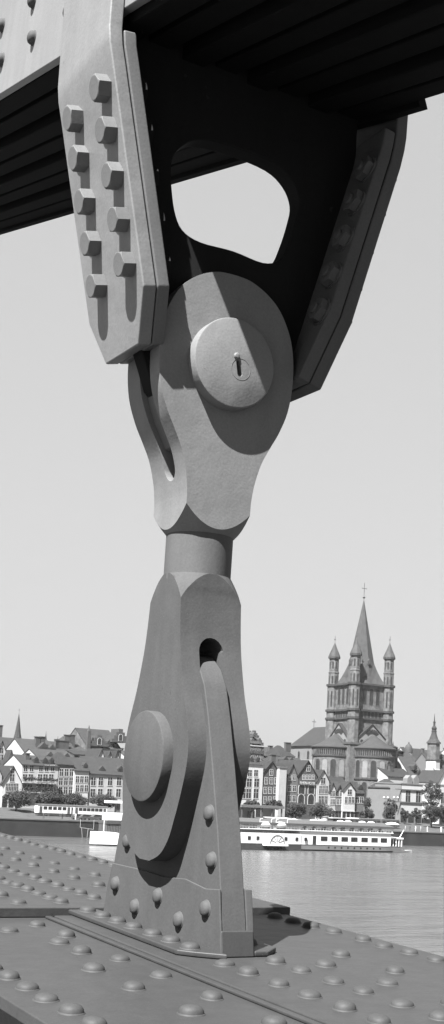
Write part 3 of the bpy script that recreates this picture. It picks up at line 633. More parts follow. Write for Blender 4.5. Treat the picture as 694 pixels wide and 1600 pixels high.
for p, py, ap, w_ in ((154, 1166, 1149, 8.5), (187, 1160, 1139, 7.5)):
    u, z = UV(p, py, 140); za = UV(p, ap, 140)[1] - zb; z -= zb; x = u - uc
    q = MB(); n = 4
    for i in range(n): q.box(x - w_ / 2 * (1 - i / n), x + w_ / 2 * (1 - i / n), -.6, 6, z + (za - z) * i / n, z + (za - z) * (i + 1) / n - .003)
    g_ = link('stepped_gable', q.mesh('m', None, False), M_BRICK, hall); window(hall, x, z + .6, 1.6, 2.6, -.62, True)
u, z = UV(138.5, 1150, 140); q = MB(); x = u - uc; z -= zb; za = UV(138.5, 1133, 140)[1] - zb
q.box(x - .7, x + .7, -.8, .6, z - 12, z + 2); q.lathe([(.7, z + 2.003), (.05, za)], (x, 0, 0), 8); link('pinnacle', q.mesh('m', None, False), M_BRICK, hall)
def spire(px, py_base, py_tip, w_, v, label, m, name='church_spire', tower=True):
    u, z = UV(px, py_base, v); zb = ground(v); zt = UV(px, py_tip, v)[1] - zb; z -= zb
    t = thing(name, CF(u, v, zb), label, 'church spire')
    q = MB(); q.box(-w_ * .5, w_ * .5, -w_ * .5, w_ * .5, -1, z); link('tower', q.mesh('m'), M_STONE, t)
    q = MB(); q.lathe([(w_ * .66, z + .003), (w_ * .50, z + (zt - z) * .18), (.05, zt)], n=8); r = link('spire', q.mesh('m'), m, t)
    k_ = min(1, w_ / 3.); q = MB(); q.tube((0, 0, zt - .2), (0, 0, zt + 2.2 * k_), .07); q.box(-.5 * k_, .5 * k_, -.06, .06, zt + 1.4 * k_, zt + 1.4 * k_ + .12); link('cross', q.mesh('m', None, False), M_DARK, t); return t
spire(27.5, 1153, 1114, 3.1, 260, 'tall pointed church spire far behind the roofs at left', M_ROOF)
spire(71.5, 1156, 1145, .8, 200, 'thin dark ridge turret spire right of the tall far spire', M_ROOFD)
spire(90, 1160, 1152, .5, 150, 'tiny needle spire above the roofs near the square chimney', M_ROOFD)
house('flat', -10, 4.5, 1134, 1133.5, 230, 'square dark tower block at the upper left edge of the roofs', M_BRICK, M_BRICK, 12, name='tower_block')
# --- behind, right part
tw = house('flat', 380, 413, 1166, 1164, 62, 'stone tower house with a battlement frieze behind the tall white house', M_MID, M_LIGHT, 14, [(1184, [396, 405], 1.2, 1.8)], name='tower_house')
uc = (UV(380, 1166, 62)[0] + UV(413, 1166, 62)[0]) / 2; zb = ground(62); hw = (UV(413, 1166, 62)[0] - UV(380, 1166, 62)[0]) / 2
za, z_ = UV(396, 1141, 66)[1] - zb, UV(396, 1163, 62)[1] - zb
q = MB(); a = q.verts([(-hw, 0, z_ + .3), (hw - 1.4, 0, z_ + .3), (hw - 1.4, 14, z_ + .3), (-hw, 14, z_ + .3)]); b = q.verts([(-hw + 2, 7, za), (hw - 1.6, 7, za)])
q.face(a[::-1]); q.face([a[0], a[1], b[1], b[0]]); q.face([a[1], a[2], b[1]]); q.face([a[2], a[3], b[0], b[1]]); q.face([a[3], a[0], b[0]]); rf = link('roof', q.mesh('m'), M_ROOFL, tw)
q = MB(); 
for i in range(6): q.box(hw - 1.35, hw - .3, 1.0 * i, 1.0 * i + 1.02, z_ - 2, z_ + (za - z_) * (i + 1) / 6)
for i in range(6): q.box(hw - 1.35, hw - .3, 13 - 1.0 * i, 14.02 - 1.0 * i, z_ - 2, z_ + (za - z_) * (i + .99) / 6)
link('stepped_gable', q.mesh('m', None, False), M_BRICK, tw)
q = MB()
for i in range(9): x = -hw + (2 * hw) * (i + .5) / 9; q.prism([(x - .45, z_ - 3.2), (x + .45, z_ - 3.2), (x + .45, z_ - 2.2), (x, z_ - 1.6), (x - .45, z_ - 2.2)], -.25, -.004, 'Y')
link('battlement_frieze', q.mesh('m', None, False), M_BRICK, tw)
for p, py in ((393, 1158), (404, 1158), (396, 1149)):
    u, z = UV(p, py, 64); q = MB(); q.prism([(u - uc - .6, z - zb - .6), (u - uc + .6, z - zb - .6), (u - uc + .6, z - zb + .5), (u - uc, z - zb + 1.2), (u - uc - .6, z - zb + .5)], 1.2, 5, 'Y'); link('dormer', q.mesh('m'), M_BRICK, rf)
house('eaves', 428, 492, 1206, 1184, 54, 'wide grey slate roof behind the hotel gables', M_MID, M_ROOF, 20, dormers=[(446, 1189, 2.2), (455, 1190, 2)])
house('eaves', 408, 446, 1186, 1168, 100, 'pale grey roof between the tower house and the church nave', M_LIGHT, M_ROOFL, 18, chimneys=[(424, 1166, 1.5)])
house('hip', 441, 461, 1182, 1166, 92, 'dark roof with a tall chimney left of the church nave', M_MID, M_ROOFD, 14, chimneys=[(451, 1161, 2.4)])
house('eaves', 517, 546, 1228, 1214, 46, 'row roof in slate between the small gables and the church apse', M_MID, M_ROOFD, 9)
house('eaves', 606, 646, 1214, 1201, 58, 'dark roofed house right of the church apse', M_LIGHT, M_ROOFD, 12, chimneys=[(612, 1196, 1.4)])
house('eaves', 643, 665, 1216, 1184, 62, 'steep light roof with a dormer left of the octagonal tower', M_LIGHT, M_ROOFL, 16, dormers=[(654, 1209, 2.2), (648, 1199, 1.6)])
house('eaves', 630, 664, 1196, 1177, 150, 'long grey roof under the round dome', M_LIGHT, M_ROOF, 24)
house('eaves', 606, 634, 1200, 1180, 110, 'pale house front with a moulded eave below the small cupola', M_WHITE, M_ROOFL, 14, [(1196, [618, 624, 630], 1.4, 2.2)])
house('eaves', 684, 730, 1212, 1180, 90, 'grey gabled roof at the right edge behind the octagonal tower', M_MID, M_ROOF, 20)
house('gable', 686, 702, 1222, 1205, 46, 'white gable at the right edge of the photo', M_WHITE, M_ROOF, 12)
# a broad band of roofs further back, so that no open sky shows between the front houses
rr = random.Random(5); kinds = ['grey slate', 'pale tiled', 'dark slate']
for i, px in enumerate(range(-40, 740, 34)):
    if 500 < px < 600: continue
    k = rr.choice((0, 1, 2)); v = 175 + rr.uniform(0, 25); e = 1186 + rr.uniform(-3, 3); 
    nb = ('beyond the left houses' if px < 100 else 'beyond the balconied and slate houses' if px < 215 else 'hidden behind the link' if px < 372 else 'beyond the hotel row' if px < 500 else 'beyond the octagonal tower')
    house('eaves', px, px + 33.5, e, e - rr.uniform(9, 17), v, kinds[k] + ' roof of a distant town house ' + nb, rr.choice((M_LIGHT, M_MID)), (M_ROOF, M_ROOFL, M_ROOFD)[k], 14, group='distant roofs ' + nb, chimneys=[(px + rr.uniform(6, 28), e - 17, 1.3)])

# --- round dome and little cupola, octagonal town tower
def lathe_thing(name, px, py_ref, v, label, cat, parts):
    u, _ = UV(px, py_ref, v); zb = ground(v); t = thing(name, CF(u, v, zb), label, cat); sc_ = lambda d: d * np.linalg.norm(BO + u * BU + v * BV) / F
    for nm, prof, m, n, sm in parts:
        q = MB(); q.lathe([(max(.02, sc_(r)), UV(px, py, v)[1] - zb if py is not None else -1) for r, py in prof], n=n, rot=PI / n); link(nm, q.mesh('m', sm), m, t)
    return t
lathe_thing('domed_tower', 638.6, 1170, 170, 'small round metal dome with a lantern on the skyline right of the church', 'dome',
    [('drum', [(6, None), (6, 1176.5)], M_LIGHT, 16, 40), ('dome', [(6.6, 1176.3), (6.6, 1173), (6, 1169), (4.6, 1165.3), (2.5, 1163), (1.2, 1162.4)], M_LEAD, 24, 60), ('lantern', [(1.5, 1162.6), (1.5, 1160), (.1, 1158.5)], M_DARK, 8, None)])
lathe_thing('turret', 614, 1165, 140, 'slim pinnacle turret at the right foot of the church tower', 'turret', [('shaft', [(1.6, None), (1.6, 1166)], M_STONE, 8, None), ('cap', [(2, 1165.9), (.1, 1158)], M_LEAD, 8, None)])
tt = lathe_thing('town_tower', 677.5, 1170, 95, 'octagonal town hall tower with a lantern spire near the right edge', 'tower',
    [('tower_base', [(12, None), (12, 1202), (11.3, 1201.5), (11.3, 1188.3)], M_LIGHT, 8, None), ('cornice', [(12.6, 1188), (12.6, 1186.3)], M_DARK, 8, None), ('tower_stage', [(10.2, 1186.1), (10, 1162)], M_STONE, 8, None), ('balustrade', [(11.8, 1161.8), (11.8, 1159.6)], M_DARK, 8, None),
     ('roof', [(10.8, 1159.4), (7.4, 1155), (4.8, 1148), (3.8, 1144)], M_ROOFL, 8, None), ('lantern', [(4, 1143.8), (4, 1142), (3.2, 1141), (4.0, 1138), (3.0, 1135.5), (1.6, 1134), (1.6, 1129), (2.2, 1128.6), (.9, 1126), (.15, 1115)], M_ROOFD, 12, None)])
def face_window(t, cx, cy, rad, ang, z, w, h, arch=True, frame=M_FRAME):
    """window set on a tower side: local +y of the window frame points inwards"""
    fr_ = window(t, 0, z, w, h, 0, arch, True, frame); M = Matrix.Translation((cx + rad * math.cos(ang), cy + rad * math.sin(ang), 0)) @ Matrix.Rotation(ang + PI / 2, 4, 'Z')
    fr_.data.transform(M); fr_.children[0].data.transform(M); return fr_
dsc = np.linalg.norm(BO + 120 * BU + 95 * BV) / F
for a in (-PI / 2, -PI / 2 - PI / 4, -PI / 2 + PI / 4, -PI):
    for py, r, h in ((1181, 10.2, 2.4), (1172, 10.1, 2.0), (1197, 11.4, 2.0), (1214, 12.1, 2.2)):
        face_window(tt, 0, 0, r * dsc * math.cos(PI / 8) - .01, a, UV(677.5, py, 95)[1] - ground(95) - h / 2, 1.3, h)

# ================================================================ the great church
CHV = 82.; PCH = R_(27)
ccu, _ = UV(562, 1110, CHV); cz = ground(CHV)
def ch_frame():
    p = BO + ccu * BU + CHV * BV; return Matrix.Translation((p[0], p[1], cz)) @ Matrix.Rotation(PCH, 4, 'Z')
CHM = ch_frame(); chp = np.array(CHM.translation); chD = float(chp[1]); psc = chD / F
def hz(py, px=563): # height above the church floor of a measured point at the tower's distance
    d = ray(px, py); t_ = chD / d[1]; return float(CZ + t_ * d[2] - cz)
ch = thing('great_church', CHM, 'Romanesque church with a square tower, four corner turrets and a tall spire', 'church')
S = 7.75                                                        # half the distance between turret centres
def cl(name, q, m, sm=None, par=None): return link(name, q.mesh('m', sm, False), m, par or ch)
zt, z2, zr_, zg, zgb = hz(1072), hz(1112), hz(1153), hz(1172), hz(1184)
q = MB(); q.box(-S, S, -S, S, zg - 12, zt); tower = cl('tower', q, M_STONE)
for z, o in ((zt, .9), (z2, .75), (z2 - 3.2, .55), (zt - 9.2, .0)):
    if o: q = MB(); q.box(-S - o, S + o, -S - o, S + o, z - .35, z + .35); cl('string_course', q, M_STONED, None, tower)
# belfry windows and blind galleries on the two visible sides (and the hidden ones)
for ang in (-PI / 2, PI, 0, PI / 2):
    for k in (-1, 0, 1):
        f_ = window(ch, k * 3.0, z2 + 2.3, 1.7, (zt - z2) * .62, 0, True, False, M_STONE); M = Matrix.Rotation(ang + PI / 2, 4, 'Z') @ Matrix.Translation((0, -S - .01, 0)); f_.data.transform(M); f_.children[0].data.transform(M)
    for k in range(6):
        f_ = window(ch, -4.2 + k * 1.7, z2 - 2.7, .95, 2.1, 0, True, False, M_STONED, 'gallery_arch'); M = Matrix.Rotation(ang + PI / 2, 4, 'Z') @ Matrix.Translation((0, -S - .01, 0)); f_.data.transform(M); f_.children[0].data.transform(M)
# corner turrets
zc, za = hz(1030), hz(1004)
for sx in (-1, 1):
    for sy in (-1, 1):
        q = MB(); q.lathe([(2.35, zg - 10), (2.35, z2 - 3.4), (2.25, z2 - 3.2), (2.25, zt - .2), (2.0, zt), (2.0, zt + (zc - zt) * .45), (2.15, zt + (zc - zt) * .46), (2.15, zt + (zc - zt) * .5), (1.9, zt + (zc - zt) * .51), (1.85, zc)], (sx * S, sy * S, 0), 8, rot=PI / 8); tu = cl('corner_turret', q, M_STONE)
        for z, r in ((zt, 2.75), (z2, 2.75), (z2 - 3.2, 2.7)):
            q = MB(); q.lathe([(r, z - .4), (r, z + .4)], (sx * S, sy * S, 0), 8, rot=PI / 8); cl('string_ring', q, M_STONED, None, tu)
        q = MB(); h = za - zc; q.lathe([(2.35, zc + .01), (2.45, zc + h * .12), (2.0, zc + h * .3), (1.05, zc + h * .62), (.08, za)], (sx * S, sy * S, 0), 8, rot=PI / 8); cp = cl('turret_cap', q, M_LEAD, None, tu)
        q = MB(); q.tube((sx * S, sy * S, za - .2), (sx * S, sy * S, za + 2.6), .09); q.lathe([(.05, za + .9), (.35, za + 1.25), (.05, za + 1.6)], (sx * S, sy * S, 0), 8); cl('finial', q, M_DARK, None, tu)
        for a in [k * PI / 4 for k in range(8)]:
            if math.cos(a - R_(-125)) < -.3: continue
            for z0_, hh, r in ((z2 + 1.5, (zt - z2) * .62, 2.25), (zt + .7, (zc - zt) * .28, 2.0), (zt + (zc - zt) * .56, (zc - zt) * .32, 1.87)):
                fw = face_window(ch, sx * S, sy * S, r * math.cos(PI / 8) - .012, a, z0_, .62, hh, True, M_STONE); fw.parent = tu
# spire
zs = hz(937, 572); zk = hz(1036); q = MB()
def ring(h, r, sq=0.):
    pts = []
    for k in range(16):
        a = 2 * PI * k / 16 + PI / 8; c, s_ = math.cos(a), math.sin(a)
        ro = r * math.cos(PI / 8) / math.cos(((a - PI / 8 + PI / 8) % (PI / 4)) - PI / 8); rs = r / max(abs(c), abs(s_)); rr_ = ro * (1 - sq) + rs * sq
        pts.append((rr_ * c, rr_ * s_, h))
    return q.verts(pts)
lev = [(zt + .36, 7.0, 1.), (zt + (zk - zt) * .35, 6.1, .7), (zt + (zk - zt) * .7, 5.5, .3), (zk, 5.0, 0), (zk + (zs - zk) * .5, 2.5, 0), (zs, .06, 0)]
rg = [ring(*l) for l in lev]
for A_, B_ in zip(rg, rg[1:]):
    for k in range(16): q.face([A_[k], A_[(k + 1) % 16], B_[(k + 1) % 16], B_[k]])
q.face(rg[0][::-1]); spi = cl('spire', q, M_LEAD)
for ang in (-PI / 2, PI):
    q = MB(); q.prism([(-.5, zk - 1), (.5, zk - 1), (.5, zk + .6), (0, zk + 1.3), (-.5, zk + .6)], -5.6, -3, 'Y'); q.bm.transform(Matrix.Rotation(ang + PI / 2, 4, 'Z')); cl('spire_dormer', q, M_LEAD, None, spi)
z0_ = zs; zx = hz(912, 572); q = MB(); q.tube((0, 0, z0_ - .3), (0, 0, zx), .08); q.lathe([(.1, z0_ + .3), (.55, z0_ + .9), (.1, z0_ + 1.5)], n=10)
q.bm.transform(Matrix.Identity(4)); cl('spire_pole', q, M_DARK)
q = MB(); zz = z0_ + (zx - z0_) * .68; q.box(-.95, .95, -.07, .07, zz, zz + .17); q.box(-.08, .08, -.08, .08, z0_ + 2, zx + .3)
for s_ in (-1, 1): q.box(s_ * .97 - .1, s_ * .97 + .1, -.08, .08, zz - .1, zz + .28)
cl('cross', q, M_DARK)
# choir: three round apses with cone roofs, dwarf galleries and blind arcades, each against a gable
def apse(dirang, name, sign):
    Mx = Matrix.Rotation(dirang + PI / 2, 4, 'Z')                    # local -y points outwards
    yc = -S - 3.2; Rr = 8.3
    def T(q): q.bm.transform(Mx)
    q = MB(); q.lathe([(Rr + .35, -1), (Rr + .35, hz(1253)), (Rr, hz(1252)), (Rr, zg)], (0, yc, 0), 28, a0=PI, a1=2 * PI); q.box(-Rr, Rr, yc, -S + .5, -1, zg); T(q); ap = cl(name, q, M_STONE, 30)
    q = MB(); q.lathe([(Rr + .75, zg + .01), (Rr + .75, zg + .35), (5.2, zg + (zr_ - zg) * .42), (.2, hz(1150))], (0, yc, 0), 28, a0=PI, a1=2 * PI)
    q.prism([(-Rr - .7, zg + .02), (Rr + .7, zg + .02), (0, hz(1150))], yc, -S + .02, 'Y'); T(q); cl('apse_roof', q, M_ROOFL, 25, ap)
    for z, w_ in ((hz(1184.5), .35), (hz(1218), .4), (hz(1252.5), .45), (zg - .3, .45)):
        q = MB(); q.lathe([(Rr, z - .3), (Rr + w_, z - .25), (Rr + w_, z + .25), (Rr, z + .3)], (0, yc, 0), 28, a0=PI, a1=2 * PI); T(q); cl('string_course', q, M_STONED, None, ap)
    q = MB(); q.lathe([(Rr + .02, zgb + .35), (Rr + .02, zg - .65)], (0, yc, 0), 28, a0=PI, a1=2 * PI); T(q); cl('dwarf_gallery', q, M_GLASS, None, ap)
    q = MB()
    for k in range(31):
        a = PI + PI * (k + .5) / 31; q.tube(((Rr + .2) * math.cos(a), yc + (Rr + .2) * math.sin(a), zgb + .3), ((Rr + .2) * math.cos(a), yc + (Rr + .2) * math.sin(a), zg - .6), .17, n=6)
    T(q); cl('gallery_columns', q, M_STONE, None, ap)
    for row_, (zb_, zt_) in enumerate(((hz(1216.5), hz(1189)), (hz(1250), hz(1222)))):
        for k in range(8):
            a = PI + PI * (k + .5) / 8; w_ = 2.05; h_ = zt_ - zb_
            fr_ = window(ch, 0, zb_ + .2, w_, h_ - .4, 0, True, False, M_STONE, 'blind_arch'); Mw = Mx @ Matrix.Translation((Rr * math.cos(a), yc + Rr * math.sin(a), 0)) @ Matrix.Rotation(a + PI / 2, 4, 'Z')
            fr_.data.transform(Mw); pn = fr_.children[0]; pn.data.transform(Mw); fr_.parent = ap
            if (k + row_) % 2: pn.name = 'panel'; pn.data.materials[0] = M_PANEL if row_ == 0 else M_STONE
    # gable wall with its fan of niches
    q = MB(); gw = 8.4; q.prism([(-gw, zg), (gw, zg), (gw, hz(1163)), (0, hz(1134)), (-gw, hz(1163))], -S - 1.5, -S + .1, 'Y'); T(q); gb = cl('gable', q, M_PANEL)
    q = MB(); k_ = (hz(1134) - hz(1163)) / gw
    for s_ in (-1, 1): q.prism([(0, hz(1134) + .02), (0, hz(1134) + .5), (s_ * (gw + .4), hz(1163) - .4 * k_ + .5), (s_ * (gw + .4), hz(1163) - .4 * k_ + .02)], -S - 1.8, -S + .1, 'Y')
    T(q); cl('gable_coping', q, M_ROOFD, None, gb)
    q = MB()
    for k in range(-3, 4):
        a = k * .33; c = (math.sin(a) * 2.6, hz(1150) + math.cos(a) * 2.0 - .6); r = .45
        q.prism([(c[0] - math.cos(a) * r - math.sin(a) * .9, c[1] + math.sin(a) * r - math.cos(a) * .9), (c[0] + math.cos(a) * r - math.sin(a) * .9, c[1] - math.sin(a) * r - math.cos(a) * .9), (c[0] + math.cos(a) * r + math.sin(a) * .9, c[1] - math.sin(a) * r + math.cos(a) * .9), (c[0] - math.cos(a) * r + math.sin(a) * .9, c[1] + math.sin(a) * r + math.cos(a) * .9)], -S - 1.56, -S - 1.49, 'Y')
    for s_ in (-1, 1): q.prism([(s_ * 4.6 + .7 * math.cos(a), hz(1160) + .7 * math.sin(a)) for a in np.linspace(0, 2 * PI, 12, False)], -S - 1.56, -S - 1.49, 'Y')
    T(q); cl('gable_niches', q, M_GLASS, None, gb)
for da, nm in ((-PI / 2, 'apse'), (PI, 'apse'), (0, 'apse')): apse(da, nm, 1)
for sx in (-1, 1): # blocks between the apses under the turrets
    q = MB(); q.box(sx * S - 3.2, sx * S + 3.2, -S - 3.2, -S + 3.4, -1, hz(1166)); bl = cl('corner_block', q, M_STONE if sx < 0 else M_STONED)
    q = MB(); a = q.verts([(sx * S - 3.5, -S - 3.5, hz(1166) + .01), (sx * S + 3.5, -S - 3.5, hz(1166) + .01), (sx * S + 3.5, -S + 3.7, hz(1166) + .01), (sx * S - 3.5, -S + 3.7, hz(1166) + .01)]); b = q.verts([(sx * S, -S, hz(1158))])
    q.face(a[::-1])
    for k in range(4): q.face([a[k], a[(k + 1) % 4], b[0]])
    cl('block_roof', q, M_ROOFD, None, bl)
    window(ch, sx * S + .4, hz(1183), .8, hz(1173) - hz(1183), -S - 3.21, True, False, M_STONE, 'window')
q = MB(); q.box(S - 2, S + 7.5, -S - 1, S, -1, hz(1180)); sd = cl('side_building', q, M_STONED)
q = MB(); q.prism([(S - 2, hz(1180)), (S + 8.2, hz(1180)), (S - 2, hz(1162))], -S - 1.4, S + .4, 'Y'); cl('side_roof', q, M_ROOFD, None, sd)
# nave
NL = 33; ze_, zn = hz(1168), hz(1133)
q = MB(); q.box(-6.5, 6.5, S, S + NL, -1, ze_ + .58); nv = cl('nave', q, M_STUCCO)
q = MB(); a = q.verts([(-7.2, S, ze_ + .6), (7.2, S, ze_ + .6), (7.2, S + NL + .8, ze_ + .6), (-7.2, S + NL + .8, ze_ + .6)]); b = q.verts([(0, S, zn), (0, S + NL - 7, zn)])
q.face([a[0], a[3], b[1], b[0]]); q.face([a[1], b[0], b[1], a[2]]); q.face([a[2], b[1], a[3]]); q.face(a); q.face([a[0], b[0], a[1]]); nr_ = cl('nave_roof', q, M_ROOF, None, nv)
for k in range(4):
    f_ = window(ch, 0, ze_ - 6.8, 1.5, 5.2, 0, True, False, M_STONE); M = Matrix.Translation((-6.52, S + 4 + k * 7.4, 0)) @ Matrix.Rotation(-PI / 2, 4, 'Z'); f_.data.transform(M); f_.children[0].data.transform(M); f_.parent = nv
q = MB(); q.box(-12, -6.6, S, S + NL - 2, -1, hz(1200)); q.prism([(-12.5, hz(1200) + .01), (-6.55, hz(1200) + .01), (-6.55, hz(1188))], S, S + NL - 2, 'Y'); cl('side_aisle', q, M_MID)
q = MB(); yb = S + NL - 7; q.tube((0, yb, zn - .2), (0, yb, zn + 3.4), .12); q.box(-.9, .9, yb - .1, yb + .1, zn + 2.2, zn + 2.45); cl('nave_cross', q, M_DARK)

# ================================================================ trees
def tree(px, py_top, py_bot, w_px, v, label, shape='round', trunk=True, group='trees on the far promenade', dens=1.0):
    u, z1 = UV(px, py_top, v); z0 = UV(px, py_bot, v)[1]; zb = ground(v); ps = np.linalg.norm(BO + u * BU + v * BV) / F; W = w_px * ps / 2; h = z1 - z0
    t = thing('promenade_tree', CF(u, v, zb), label, 'tree', group); rn = random.Random(int(px * 7))
    q = MB(); c0 = z0 - zb; top = z1 - zb
    q.tube((0, 0, -.3), (rn.uniform(-.15, .15), 0, c0 + h * .45), .26, .16, 8)
    for k in range(7):
        a = rn.uniform(0, 6.28); q.tube((0, 0, c0 - .3 + rn.uniform(0, h * .3)), (math.cos(a) * W * .6, math.sin(a) * W * .6, c0 + h * rn.uniform(.3, .8)), .10, .03, 6)
    link('trunk', q.mesh('m', None, False), M_BARK, t)
    q = MB(); cl_ = []
    n = max(16, int(40 * dens))
    for k in range(n):
        while True:
            x, y, s_ = rn.uniform(-1, 1), rn.uniform(-1, 1), rn.random(); r = math.hypot(x, y)
            lim = {'round': math.sqrt(max(0, 1 - (2 * s_ - 1) ** 2)) ** .6, 'cone': (1 - s_) ** .8 * 1.0 + .05, 'tall': math.sqrt(max(0, 1 - (1.7 * s_ - .8) ** 2))}[shape]
            if r < lim: break
        cl_.append((Vector((x * W * .9, y * W * .9, c0 + h * (.08 + s_ * .84))), rn.uniform(.2, .34) * max(min(W, h), 1.4)))
    for c, r in cl_:
        for k in range(int(110 * dens)):
            d = Vector((rn.gauss(0, 1), rn.gauss(0, 1), rn.gauss(0, 1))).normalized() * r * rn.random() ** .4; p = c + d
            a = Vector((rn.gauss(0, 1), rn.gauss(0, 1), rn.gauss(0, 1))).normalized(); b = a.orthogonal().normalized(); s_ = rn.uniform(.15, .30)
            q.face(q.verts([p - a * s_, p - b * s_ * .6, p + a * s_, p + b * s_ * .6]))
    link('crown', q.mesh('m', None, False), M_LEAF, t); return t
tree(27, 1237, 1259, 46, 26, 'broad dark tree with a bare trunk before the white gabled house', 'round', dens=1.3)
tree(76, 1238, 1261, 46, 27, 'wide dark tree in front of the balconied house', 'round', dens=1.3)
tree(117, 1240, 1261, 42, 27, 'dark rounded tree before the bright white house', 'round', dens=1.2)
tree(162, 1242, 1262, 44, 28, 'dark tree behind the tram, left of the link', 'round', dens=1.2)
tree(393, 1249, 1264, 24, 29, 'low tree behind the flat roofed kiosk, below the tall white house', 'round')
tree(429, 1251, 1264, 28, 29, 'low dark tree below the brick gabled house', 'round')
tree(463, 1253, 1277, 33, 25, 'dark tree in front of the hotel, left one of the pair', 'round', dens=1.2)
tree(502, 1255, 1277, 38, 25, 'dark tree in front of the shuttered house, right one of the pair', 'round', dens=1.2)
tree(575, 1238, 1282, 23, 30, 'dark cone shaped tree beside the small houses', 'cone', dens=1.1)
tree(611, 1248, 1284, 24, 31, 'dark bushy tree between the church and the pale house', 'tall', dens=1.1)
tree(633, 1262, 1280, 15, 30, 'loose tree below the left tall window of the pale house', 'round', dens=.7)
tree(651, 1262, 1280, 14, 30, 'loose tree below the right tall window of the pale house', 'round', dens=.7)
tree(675, 1217, 1266, 34, 30, 'tall leafy tree in front of the octagonal tower', 'tall', dens=1.2)
tree(675, 1258, 1284, 32, 22, 'low rounded tree at the foot of the tall leafy tree', 'round', dens=1.2)
tree(696, 1256, 1284, 20, 22, 'dark tree cut by the right edge of the photo', 'round', dens=1.1)

# ================================================================ promenade: trams, kiosks, vehicles, parasols, people
def tram(px0, px1, v, label, front):
    (u0, _), (u1, _) = UV(px0, 1268, v), UV(px1, 1268, v); L = u1 - u0; zb = ground(v)
    t = thing('tram_car', CF((u0 + u1) / 2, v, zb), label, 'tram', 'tram cars on the far promenade'); h = L / 2
    q = MB(); q.box(-h, h, 0, 2.2, .75, 2.95); link('body', bevelled(q.mesh('m'), .12, 2), M_WHITEP, t)
    q = MB(); q.box(-h + .2, h - .2, .1, 2.1, .25, .745); link('undercarriage', q.mesh('m'), M_DARK, t)
    q = MB(); q.prism([(-.1, 2.96), (2.3, 2.96), (2.0, 3.3), (.2, 3.3)], -h - .15, h + .15, 'X'); link('roof', q.mesh('m'), M_DARK, t)
    n = max(3, int(L / 1.7))
    for i in range(n):
        x = -h + 1.5 + (L - 3) * (i + .5) / n; q = MB(); q.box(x - .55, x + .55, -.02, .05, 1.75, 2.6); link('window', q.mesh('m'), M_GLASS, t)
    for x in (-h + .9, h - .9): q = MB(); q.box(x - .4, x + .4, -.03, .04, .8, 2.6); link('door', q.mesh('m'), M_DARK, t)
    for x in (-h * .6, -h * .35, h * .35, h * .6): q = MB(); q.lathe([(.4, -.05), (.4, .15)], (x, 0, .4), 14, 'Y'); link('wheel', q.mesh('m'), M_DARK, t)
    return t
tram(59, 112, 16, 'white tram car with dark windows standing on the promenade, left one', 1)
tram(115, 168, 16, 'white tram trailer coupled on the right, half behind the parked dark cars', 0)
def car(px, v, label, body, L=4.3):
    u, _ = UV(px, 1278, v); t = thing('parked_car', CF(u, v, ground(v)), label, 'car')
    q = MB(); q.prism([(-L / 2, .35), (L / 2, .35), (L / 2, .85), (L * .42, .95), (L * .2, 1.0), (L * .08, 1.5), (-L * .3, 1.55), (-L * .42, 1.0), (-L / 2, .9)], 0, 1.6, 'Y'); link('body', bevelled(q.mesh('m'), .08, 2), body, t)
    q = MB(); q.prism([(-L * .36, 1.04), (L * .13, 1.04), (L * .05, 1.44), (-L * .27, 1.48)], -.02, 1.62, 'Y'); link('window', q.mesh('m'), M_GLASS, t)
    for x in (-L * .3, L * .3):
        for y in (0, 1.5): q = MB(); q.lathe([(.33, -.08), (.33, .12)], (x, y, .33), 14, 'Y'); link('wheel', q.mesh('m'), M_DARK, t)
car(126, 9, 'dark parked car in front of the tram coupling', M_DARK); car(155, 10, 'dark parked car before the right tram trailer', M_DARK)
car(137, 8, 'dark saloon nosed in between two other parked cars by the tram', M_DARK)
car(471, 17, 'pale parked car under the left tree before the hotel', M_LIGHT); car(484, 15, 'light parked car just left of the advertising column', M_WHITEP)
def parasol(px, v, label, r=1.5):
    u, _ = UV(px, 1284, v); t = thing('parasol', CF(u, v, ground(v)), label, 'parasol', 'white parasols along the promenade edge')
    q = MB(); q.lathe([(r, 2.0), (r * .8, 2.3), (r * .45, 2.55), (.05, 2.65)], n=12); q.lathe([(r * .98, 1.98), (.04, 2.6)], n=12); link('canopy', q.mesh('m', None, False), M_WHITEP, t)
    q = MB(); q.tube((0, 0, 0), (0, 0, 2.6), .04); link('pole', q.mesh('m'), M_DARK, t)
for px, l in ((458.7, 'white parasol below the left tree before the hotel'), (490, 'white parasol just left of the advertising column'), (502, 'white parasol just right of the advertising column'), (532, 'white parasol in front of the dark booth'),
              (544, 'white parasol between the dark booth and the dark lorry'), (566, 'white parasol in front of the dark lorry'), (580, 'white parasol before the long dark bus')): parasol(px, 5, l)
parasol(613, 3.5, 'largest white parasol, at the right end of the row by the quay edge', 2.3)
u, _ = UV(508.5, 1276, 13); t = thing('advertising_column', CF(u, 13, ground(13)), 'pale round advertising column between the parked cars and the dark booth', 'advertising column')
q = MB(); q.lathe([(.85, 0), (.85, 2.9)], n=20); link('drum', q.mesh('m', 40), M_LIGHT, t)
q = MB(); q.lathe([(1.0, 2.91), (1.0, 3.1), (.5, 3.35), (.02, 3.4)], n=20); link('cap', q.mesh('m', 40), M_MID, t)
(u0, _), (u1, _) = UV(520, 1276, 14), UV(540, 1276, 14); t = thing('booth', CF((u0 + u1) / 2, 14, ground(14)), 'open fronted booth with a dark interior, right of the advertising column', 'booth'); h = (u1 - u0) / 2
q = MB(); q.box(-h, -h + .25, 0, 3, 0, 2.6); q.box(h - .25, h, 0, 3, 0, 2.6); q.box(-h + .251, h - .251, 2.8, 3, 0, 2.6); link('wall', q.mesh('m', None, False), M_DARK, t)
